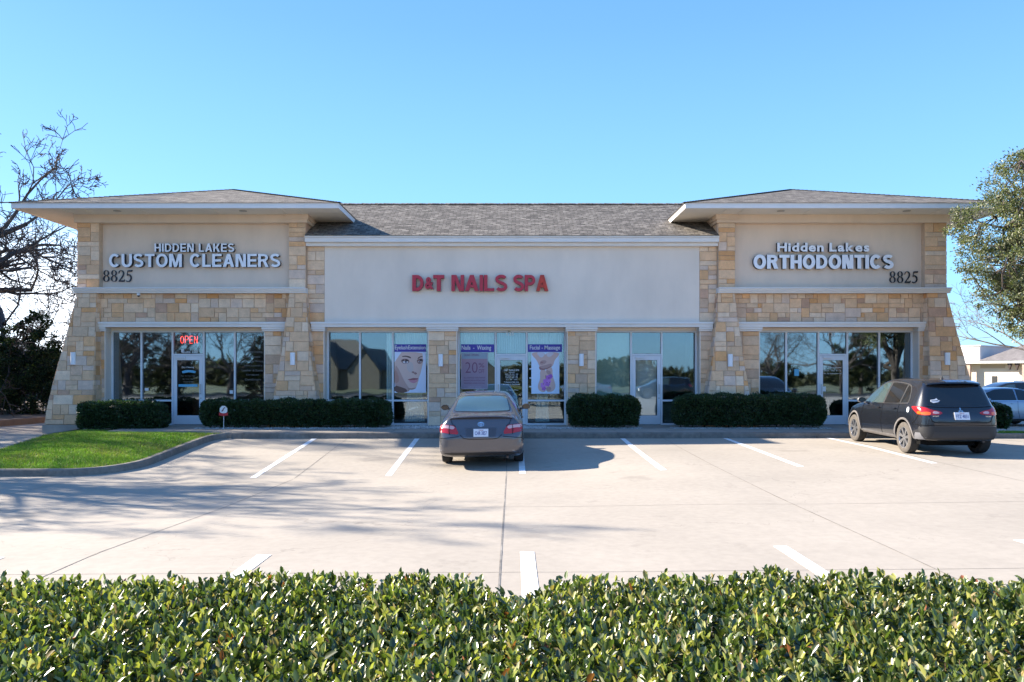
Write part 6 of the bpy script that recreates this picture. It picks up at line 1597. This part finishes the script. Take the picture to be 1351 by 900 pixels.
T5 = bare_tree('bare_tree', (36.5, 55.0, -0.5), 'bare leafless tree standing before the cream building next door', mat_=M_BARK2, seed=12, length=5.5, levels=4, trunk_r=0.2, first=3.6, limbs=7, wig=0.22, up=0.06, twig=0.012)

# foliage built of leaf clumps
def leafy(name, loc, label, blobs, n, leaf, cols, seed, mat_, wood=None, density=1.0):
    """blobs: (x, y, z, rx, ry, rz); leaves gather in clumps over their shells and thin out inside"""
    rg = np.random.default_rng(seed); t = empty(name, loc); tag(t, label, 'tree')
    B = np.array(blobs, float); vol = (B[:, 3] * B[:, 4] * B[:, 5]) ** (2 / 3); pr = vol / vol.sum()
    nc = max(30, int(n / 55)); bi = rg.choice(len(B), nc, p=pr); u = unit(rg.normal(0, 1, (nc, 3))); rad = rg.uniform(0.45, 1.04, (nc, 1)) ** 0.6
    C = B[bi, :3] + u * rad * B[bi, 3:6]; sz = rg.uniform(0.10, 0.26, nc) * (B[bi, 3] ** 0.5)
    k = rg.integers(0, nc, n); o = rg.normal(0, 1, (n, 3)); o = unit(o) * (np.abs(rg.normal(0.6, 0.35, (n, 1))))
    P = C[k] + o * sz[k][:, None] * np.array([1.15, 1.15, 0.75])
    d = unit(o + rg.normal(0, 0.6, (n, 3)) + u[k] * 0.4); up = unit(np.array([0, 0, 1.0]) + rg.normal(0, 0.7, (n, 3)))
    L = rg.uniform(0.7, 1.35, n) * leaf; V, Fc = leaf_quads(P, d, up, L, L * 0.5)
    c = np.array(cols)[rg.integers(0, len(cols), n)] * rg.uniform(0.6, 1.4, (n, 1)); c *= rg.uniform(0.75, 1.25, nc)[k][:, None]
    np_mesh('crown', V, Fc, mat_, t, col=np.repeat(c, 2, axis=0), world=False)
    if wood:
        segs = list(wood)
        root = wood[0][1]
        for i in range(0, nc, 2):
            s = min(wood, key=lambda w: (w[1] - Vector(C[i])).length) ; m_ = (s[1] + Vector(C[i])) / 2 + Vector(rg.normal(0, .1, 3)); segs += [(s[1], m_, 0.02, 0.014), (m_, Vector(C[i]), 0.014, 0.007)]
        V, Fc = tube_np(segs); np_mesh('trunk', V, Fc, M_BARK, t, smooth=True, world=False)
    return t
r_ = random.Random(8)
def wood_for(blobs, h0=1.8, r=0.17):
    w = [(Vector((0, 0, 0)), Vector((0.05, 0, h0 * .5)), r, r * .9), (Vector((0.05, 0, h0 * .5)), Vector((0, 0.05, h0)), r * .9, r * .8)]; base = w[-1][1]
    for b in blobs:
        c = Vector(b[:3]); p = base; 
        for i in range(4):
            q = base.lerp(c, (i + 1) / 4) + Vector((r_.gauss(0, .12), r_.gauss(0, .12), r_.gauss(0, .1))); w.append((p, q, r * .5 * (1 - i * .2), r * .5 * (1 - (i + 1) * .2))); p = q
        for j in range(5):
            q = c + Vector((r_.uniform(-1, 1) * b[3], r_.uniform(-1, 1) * b[4], r_.uniform(-.8, .8) * b[5])) * .8; w.append((p, p.lerp(q, .5) + Vector((0, 0, .08)), .03, .02)); w.append((p.lerp(q, .5) + Vector((0, 0, .08)), q, .02, .01))
    return w
# evergreen oak at the right end, in front of the eave
OB = [(-0.2, 0, 6.4, 1.25, 1.4, 1.0), (-1.15, 0.2, 5.45, 1.15, 1.3, 0.8), (0.6, 0, 5.2, 1.6, 1.6, 1.2), (-0.9, 0, 4.5, 1.15, 1.2, 0.75), (0.6, 0.1, 3.9, 1.6, 1.5, 0.9), (-0.85, -0.1, 3.6, 0.9, 1.0, 0.5), (-0.1, 0, 3.0, 1.0, 1.1, 0.45), (1.6, 0, 4.8, 1.5, 1.5, 1.6), (0.4, 0.0, 7.1, 1.0, 1.0, 0.7)]
leafy('evergreen_oak', (13.75, 20.2, -0.1), 'grey green evergreen oak spreading over the end of the roof', [(x, y, z + 0.05, a, b, c) for x, y, z, a, b, c in OB], 84000, 0.058, [(0.14, 0.16, 0.075), (0.19, 0.20, 0.11), (0.09, 0.11, 0.055), (0.25, 0.25, 0.16)], 31, leafmat('oak_leaf', 0.4, 0.5), wood_for(OB))
# junipers on the far side of the drive
JC = [(0.035, 0.058, 0.026), (0.052, 0.075, 0.032), (0.024, 0.040, 0.022), (0.075, 0.088, 0.04)]
for i, (x, y, h, w, lab) in enumerate(((-19.2, 31.5, 4.1, 1.9, 'dark shaggy juniper beyond the drive beside the outer stone pier'), (-22.6, 32.6, 3.6, 2.2, 'broad dark juniper at the picture edge beyond the drive'), (-17.6, 36.2, 3.0, 1.3, 'small dark juniper deep behind the outer stone pier'))):
    bl = [(0, 0, h * .22, w, w * .8, h * .22), (w * .15, 0, h * .45, w * .85, w * .7, h * .24), (-w * .1, 0, h * .66, w * .62, w * .5, h * .22), (w * .05, 0, h * .84, w * .3, w * .3, h * .16), (w * .6, 0, h * .3, w * .6, w * .6, h * .25), (-w * .6, 0, h * .35, w * .6, w * .6, h * .28)]
    leafy('juniper', (x, y, -0.1), lab, bl, 26000, 0.10, JC, 40 + i, leafmat('juniper_leaf', 0.6, 0.2), [(Vector((0, 0, 0)), Vector((0, 0, h * .5)), 0.1, 0.06)])
# trees across the street: seen only as reflections in the shop glass
GR = 'trees across the street mirrored in the shop glass'
for (x, y, s, rz) in ((-36, -25, 0.8, 0.4), (-26.3, -25, 0.66, 2.0), (-22.5, -27, 0.6, 3.1), (24, -24, 0.6, 1.1), (31, -25, 0.75, 2.9), (-43, -24, 0.8, 1.3)):
    o = copy_tree(T2); o.location = (x, y, -0.5); o.rotation_euler.z = rz; o.scale = (s, s, s); tag(o, 'bare oak across the street mirrored in the shop glass', 'tree', GR)
def bush(x, y, h, w, seed, cols, label, n=7000, leaf=0.22):
    bl = [(0, 0, h * .3, w, w, h * .3), (w * .3, 0, h * .6, w * .8, w * .8, h * .35), (-w * .4, 0, h * .55, w * .7, w * .7, h * .3), (0, 0, h * .82, w * .5, w * .5, h * .2)]
    return leafy('street_tree', (x, y, -0.5), label, bl, n, leaf, cols, seed, leafmat('far_leaf', 0.6, 0.2), [(Vector((0, 0, 0)), Vector((0, 0, h * .5)), 0.2, 0.1)])
SC_ = [(0.05, 0.06, 0.025), (0.08, 0.085, 0.035), (0.03, 0.045, 0.02)]
for i, (x, y, h, w) in enumerate(((-33.5, -29, 5.0, 1.9), (-25.0, -30, 5.6, 1.8), (-38, -30, 6, 3), (33.5, -27, 7.0, 2.2), (27, -32, 3.4, 2.6), (21, -32, 2.8, 2.6), (9.5, -44, 3.6, 2.6))):
    o = bush(x, y, h, w, 60 + i, SC_, 'leafy tree across the street mirrored in the shop glass'); o['group'] = 'leafy trees across the street'
# a low belt of woods closes the view in every direction
def belt(name, pts, h, n, seed):
    rg = np.random.default_rng(seed); seg_ = [(np.array(a), np.array(b)) for a, b in zip(pts[:-1], pts[1:])]; ln = np.array([np.linalg.norm(b - a) for a, b in seg_]); k = rg.choice(len(seg_), n, p=ln / ln.sum()); u = rg.random(n)
    A = np.array([seg_[i][0] for i in k]); B = np.array([seg_[i][1] for i in k]); xy = A + (B - A) * u[:, None] + rg.normal(0, 3, (n, 2))
    hh = h * (0.75 + 0.25 * np.sin(xy[:, 0] * 0.11) + 0.15 * np.sin(xy[:, 0] * 0.37 + 1)); z = -1 + hh * rg.random(n) ** 0.8
    P = np.column_stack([xy, z]); d = unit(rg.normal(0, 1, (n, 3))); V, Fc = leaf_quads(P, d, unit(rg.normal(0, 1, (n, 3))), rg.uniform(.6, 1.5, n), rg.uniform(.4, .9, n))
    c = np.array([0.055, 0.055, 0.03]) * rg.uniform(0.5, 1.6, (n, 1)); o = np_mesh(name, V, Fc, leafmat('far_leaf', 0.6, 0.2), col=np.repeat(c, 2, axis=0)); tag(o, 'low belt of woods closing the horizon around the lot', 'woods', kind='stuff')
belt('woods', [(-140, -75), (-40, -80), (60, -78), (140, -75)], 4.2, 16000, 3)
belt('woods', [(-60, 48), (-40, 75), (-15, 90)], 4.6, 9000, 4)
belt('woods', [(45, 95), (90, 80), (130, 40)], 5, 8000, 6)
# ------------------------------------------------------------------ neighbours
M_CREAM = mat('cream_stucco', (0.66, 0.56, 0.46), 0.9, noise=(0.8, 0.04))
M_CREAM2 = mat('cream_parapet', (0.70, 0.66, 0.62), 0.9, noise=(0.8, 0.04))
M_FARROOF = mat('grey_far_roof', (0.17, 0.155, 0.15), 0.95, noise=(2, 0.2), noise2=(9, 0.15))
def neighbour():
    # its long side looks back towards the sun, the near end runs out of the picture
    X0, D0, a = 42.3, 75.0, math.radians(-53); g = -0.6
    t = empty('neighbour_building', (X0, D0, g), a); tag(t, 'cream single storey building with hipped grey roof beyond the silver sedan', 'building')
    zf = PZ(480, D0) - g; M = lambda: MB()
    mb = M(); mb.box(-3, 30, 0, 12, -0.5, zf); mb.build('wall', M_CREAM, t, world=False)
    mb = M(); mb.box(-4, 31, -0.9, 12.9, zf + 0.001, zf + 0.24); mb.build('fascia', mat('far_fascia', (0.74, 0.73, 0.71), 0.7), t, world=False)
    zp = PZ(457.5, D0) - g; mb = M(); mb.box(-3.4, 2.3, -0.1, 9, zf + 0.241, zp); mb.build('parapet', M_CREAM2, t, world=False)
    mb = M(); mb.box(-3.5, 2.4, -0.2, 9.1, zp + 0.001, zp + 0.09); mb.build('coping', mat('far_fascia', (0.74, 0.73, 0.71), 0.7), t, world=False)
    z0 = zf + 0.245; z1 = z0 + 2.9; q = [(2.45, -0.95, z0), (31, -0.95, z0), (31, 12.9, z0), (2.45, 12.9, z0)]; b, c = (7.2, 6, z1), (25, 6, z1)
    mb = M(); mb.face([q[0], q[1], c, b]); mb.face([q[1], q[2], c]); mb.face([q[2], q[3], b, c]); mb.face([q[3], q[0], b]); mb.build('roof', M_FARROOF, t, world=False)
    for x in (1.55, 6.2): mb = M(); mb.box(x - 0.16, x + 0.16, -0.75, -0.45, -0.5, zf); mb.build('porch_post', mat('porch_post', (0.46, 0.33, 0.26), 0.9, noise=(3, .2)), t, world=False)
    for x0, x1 in ((0.25, 0.8), (2.3, 4.4)): mb = M(); mb.box(x0, x1, -0.03, -0.001, zf - 0.45, zf - 0.15); mb.build('wall_vent', mat('far_vent', (0.45, 0.34, 0.25), 0.8), t, world=False)
    for x in (5.0, 5.6): mb = M(); mb.prism([(-0.2, 0), (0.2, 0), (0.0, -0.6)], lambda u, v, d: (x + u, -0.7 + d, zf + v), 0, 0.25); mb.build('bracket', mat('dark_wood', (0.05, 0.035, 0.03), 0.8), t, world=False)
    mb = M(); mb.box(3.3, 3.7, -0.05, -0.001, 0.2, 1.9); mb.build('door', mat('far_dark_door', (0.03, 0.03, 0.03), 0.5), t, world=False)
neighbour()
t = empty('low_pillar', (PX(1339.5, 40), 40, -0.5)); tag(t, 'short pinkish brick pillar beyond the silver sedan roof', 'pillar')
mb = MB(); x = t.location.x; mb.box(x - 0.2, x + 0.2, 39.8, 40.2, -0.5, PZ(504, 40)); mb.build('shaft', mat('pink_brick', (0.30, 0.16, 0.15), 0.9, noise=(5, .2)), t)
mb = MB(); mb.box(x - 0.26, x + 0.26, 39.74, 40.26, PZ(504, 40) + .001, PZ(503, 40) + 0.04); mb.build('coping', mat('far_fascia', (0.72, 0.70, 0.68), 0.7), t)
# house beyond the junipers
def house(loc, rz, w, d, hw, hr, label, wall, roofm, gables=1, group=None):
    t = empty('house', loc, rz); tag(t, label, 'house', group)
    mb = MB(); mb.box(-w / 2, w / 2, -d / 2, d / 2, -0.5, hw); mb.build('wall', wall, t, world=False)
    mb = MB(); e = 0.5; z = hw
    mb.face([(-w / 2 - e, -d / 2 - e, z), (w / 2 + e, -d / 2 - e, z), (w / 2 - d / 2, 0, hw + hr), (-w / 2 + d / 2, 0, hw + hr)]); mb.face([(w / 2 + e, d / 2 + e, z), (-w / 2 - e, d / 2 + e, z), (-w / 2 + d / 2, 0, hw + hr), (w / 2 - d / 2, 0, hw + hr)])
    mb.face([(w / 2 + e, -d / 2 - e, z), (w / 2 + e, d / 2 + e, z), (w / 2 - d / 2, 0, hw + hr)]); mb.face([(-w / 2 - e, d / 2 + e, z), (-w / 2 - e, -d / 2 - e, z), (-w / 2 + d / 2, 0, hw + hr)])
    o = mb.build('roof', roofm, t, world=False)
    for g in range(gables):
        x = -w / 2 + w * (g + 0.5) / gables; mb = MB(); gw = w / gables * 0.42; gh = hr * (0.72 + 0.2 * (g % 2))
        for s in (-1, 1): mb.face([(x, 0, hw + gh), (x, s * (d / 2 + 1.2), hw + gh), (x - gw, s * (d / 2 + 1.2), hw - 0.2), (x - gw, 0, hw - .2)]); mb.face([(x, 0, hw + gh), (x + gw, 0, hw - .2), (x + gw, s * (d / 2 + 1.2), hw - 0.2), (x, s * (d / 2 + 1.2), hw + gh)])
        mb.build('gable_roof', roofm, t, world=False)
        mb = MB()
        for s in (-1, 1): mb.prism([(x - gw * .9, -0.5), (x + gw * .9, -0.5), (x + gw * .9, hw - .1), (x, hw + gh - .15), (x - gw * .9, hw - .1)], lambda u, v, dd, s=s: (u, s * (d / 2 + 1.0) - s * dd, v), 0, 1.2)
        mb.build('gable_wall', wall, t, world=False)
    return t
MW = mat('brick_house', (0.24, 0.21, 0.17), 0.9, noise=(3, .2))
MR = mat('house_shingle', (0.17, 0.155, 0.135), 0.95, noise=(3, .25))
house((-38, 52, 0), 0.2, 12, 9, 2.8, 2.2, 'pale house with dark roof just showing over the junipers', mat('pale_siding', (0.6, 0.55, 0.48), 0.8), MR)
HG = 'houses across the street mirrored in the shop glass'
house((-22.5, -52, -0.5), 0.05, 15, 10, 2.4, 3.9, 'brick house with gables across the street mirrored in the glass', MW, MR, 3, HG)
house((-7.0, -56, -0.5), -0.1, 11, 9, 2.2, 2.4, 'brick house with gables across the street mirrored in the glass', MW, MR, 2, HG)
# cars parked across the lot, seen as reflections
for i, (x, y, rz, kind) in enumerate(((7.5, -10.5, 90, 0), (-6.0, -10.0, -90, 0), (13.5, -10.5, 88, 1))):
    src = S2 if kind == 0 else H2
    o = copy_tree(src); o.location = (x, y, gz(x, y)); o.rotation_euler = (0, 0, math.radians(rz)); tag(o, 'car parked behind the photographer and mirrored in the shop glass', 'car', 'parked cars mirrored in the shop glass')

# ------------------------------------------------------------------ sky, sun, camera
SUN = Vector((-1.75, 0.45, 1.0)).normalized()
el = math.asin(SUN.z); az = math.atan2(SUN.x, SUN.y)
w = bpy.data.worlds.new('World'); SC.world = w; w.use_nodes = True
nt = w.node_tree; N = nt.nodes; L = nt.links; bg = N['Background']
sky = N.new('ShaderNodeTexSky'); sky.sky_type = 'NISHITA'; sky.sun_disc = False; sky.sun_elevation = el; sky.sun_rotation = az
sky.air_density = 1.0; sky.dust_density = 0.6; sky.ozone_density = 2.0; sky.altitude = 200
tn = N.new('ShaderNodeMix'); tn.data_type = 'RGBA'; tn.blend_type = 'MULTIPLY'; tn.inputs['Factor'].default_value = 1; tn.inputs['B'].default_value = (0.66, 0.84, 1.18, 1); L.new(sky.outputs[0], tn.inputs['A'])
# clear winter air: steady blue that deepens towards the zenith
sp = N.new('ShaderNodeSeparateXYZ'); tc0 = N.new('ShaderNodeTexCoord'); L.new(tc0.outputs['Generated'], sp.inputs[0])
cr = N.new('ShaderNodeValToRGB'); L.new(sp.outputs['Z'], cr.inputs['Fac']); E_ = cr.color_ramp.elements
E_[0].position = 0.0; E_[0].color = (1.05, 1.98, 2.75, 1); E_[1].position = 1.0; E_[1].color = (0.16, 0.50, 1.25, 1)
e = E_.new(0.12); e.color = (0.78, 1.72, 2.75, 1); e = E_.new(0.40); e.color = (0.42, 1.08, 2.65, 1); e = E_.new(0.62); e.color = (0.25, 0.75, 1.75, 1)
gm_ = N.new('ShaderNodeMix'); gm_.data_type = 'RGBA'; gm_.inputs['Factor'].default_value = 0.84; L.new(tn.outputs['Result'], gm_.inputs['A']); L.new(cr.outputs['Color'], gm_.inputs['B'])
# a thin bright cloud low in the east, by direction
tc = N.new('ShaderNodeTexCoord'); nz = N.new('ShaderNodeTexNoise'); nz.inputs['Scale'].default_value = 3.0; nz.inputs['Detail'].default_value = 6; nz.inputs['Roughness'].default_value = 0.55
mp = N.new('ShaderNodeMapping'); mp.inputs['Scale'].default_value = (1, 1, 3.0); L.new(tc.outputs['Generated'], mp.inputs['Vector']); L.new(mp.outputs['Vector'], nz.inputs['Vector'])
dt = N.new('ShaderNodeVectorMath'); dt.operation = 'DOT_PRODUCT'; cd = Vector((-0.60, 0.80, 0.07)).normalized(); dt.inputs[1].default_value = cd; L.new(tc.outputs['Generated'], dt.inputs[0])
m1 = N.new('ShaderNodeMapRange'); m1.inputs['From Min'].default_value = 0.955; m1.inputs['From Max'].default_value = 0.992; m1.interpolation_type = 'SMOOTHSTEP'; L.new(dt.outputs['Value'], m1.inputs['Value'])
m2 = N.new('ShaderNodeMapRange'); m2.inputs['From Min'].default_value = 0.38; m2.inputs['From Max'].default_value = 0.62; L.new(nz.outputs['Fac'], m2.inputs['Value'])
mz = N.new('ShaderNodeMapRange'); mz.inputs['From Min'].default_value = 0.20; mz.inputs['From Max'].default_value = 0.07; mz.interpolation_type = 'SMOOTHSTEP'; L.new(sp.outputs['Z'], mz.inputs['Value'])
mq = N.new('ShaderNodeMath'); mq.operation = 'MULTIPLY'; L.new(m1.outputs['Result'], mq.inputs[0]); L.new(mz.outputs['Result'], mq.inputs[1])
mu = N.new('ShaderNodeMath'); mu.operation = 'MULTIPLY'; L.new(mq.outputs[0], mu.inputs[0]); L.new(m2.outputs['Result'], mu.inputs[1])
mx = N.new('ShaderNodeMix'); mx.data_type = 'RGBA'; mx.inputs['B'].default_value = (5.6, 5.9, 6.4, 1)
L.new(mu.outputs[0], mx.inputs['Factor']); L.new(gm_.outputs['Result'], mx.inputs['A']); L.new(mx.outputs['Result'], bg.inputs['Color'])
bg.inputs['Strength'].default_value = 0.15
ld = bpy.data.lights.new('sun', 'SUN'); ld.energy = 4.6; ld.angle = math.radians(0.53); ld.color = (1.0, 0.90, 0.77)
lo = bpy.data.objects.new('sun', ld); COL.objects.link(lo); lo.rotation_euler = SUN.to_track_quat('Z', 'Y').to_euler(); lo.location = (0, 0, 30)
cam = bpy.data.cameras.new('camera'); co = bpy.data.objects.new('camera', cam); COL.objects.link(co); SC.camera = co
co.location = (0, 0, EYE); co.rotation_euler = (math.pi / 2, 0, 0); cam.sensor_width = 36; cam.lens = F / 1351 * 36; cam.shift_y = 42 / 1351; cam.shift_x = 0.0
cam.clip_start = 0.05; cam.clip_end = 9000
SC.view_settings.view_transform = 'Standard'; SC.view_settings.look = 'None'; SC.view_settings.gamma = 1.0; SC.view_settings.use_curve_mapping = False
SC.view_settings.exposure = 1.68
SC.cycles.use_denoising = True
SC.cycles.max_bounces = 8; SC.cycles.transparent_max_bounces = 16; SC.cycles.caustics_reflective = False; SC.cycles.caustics_refractive = False
SC.cycles.sample_clamp_indirect = 6
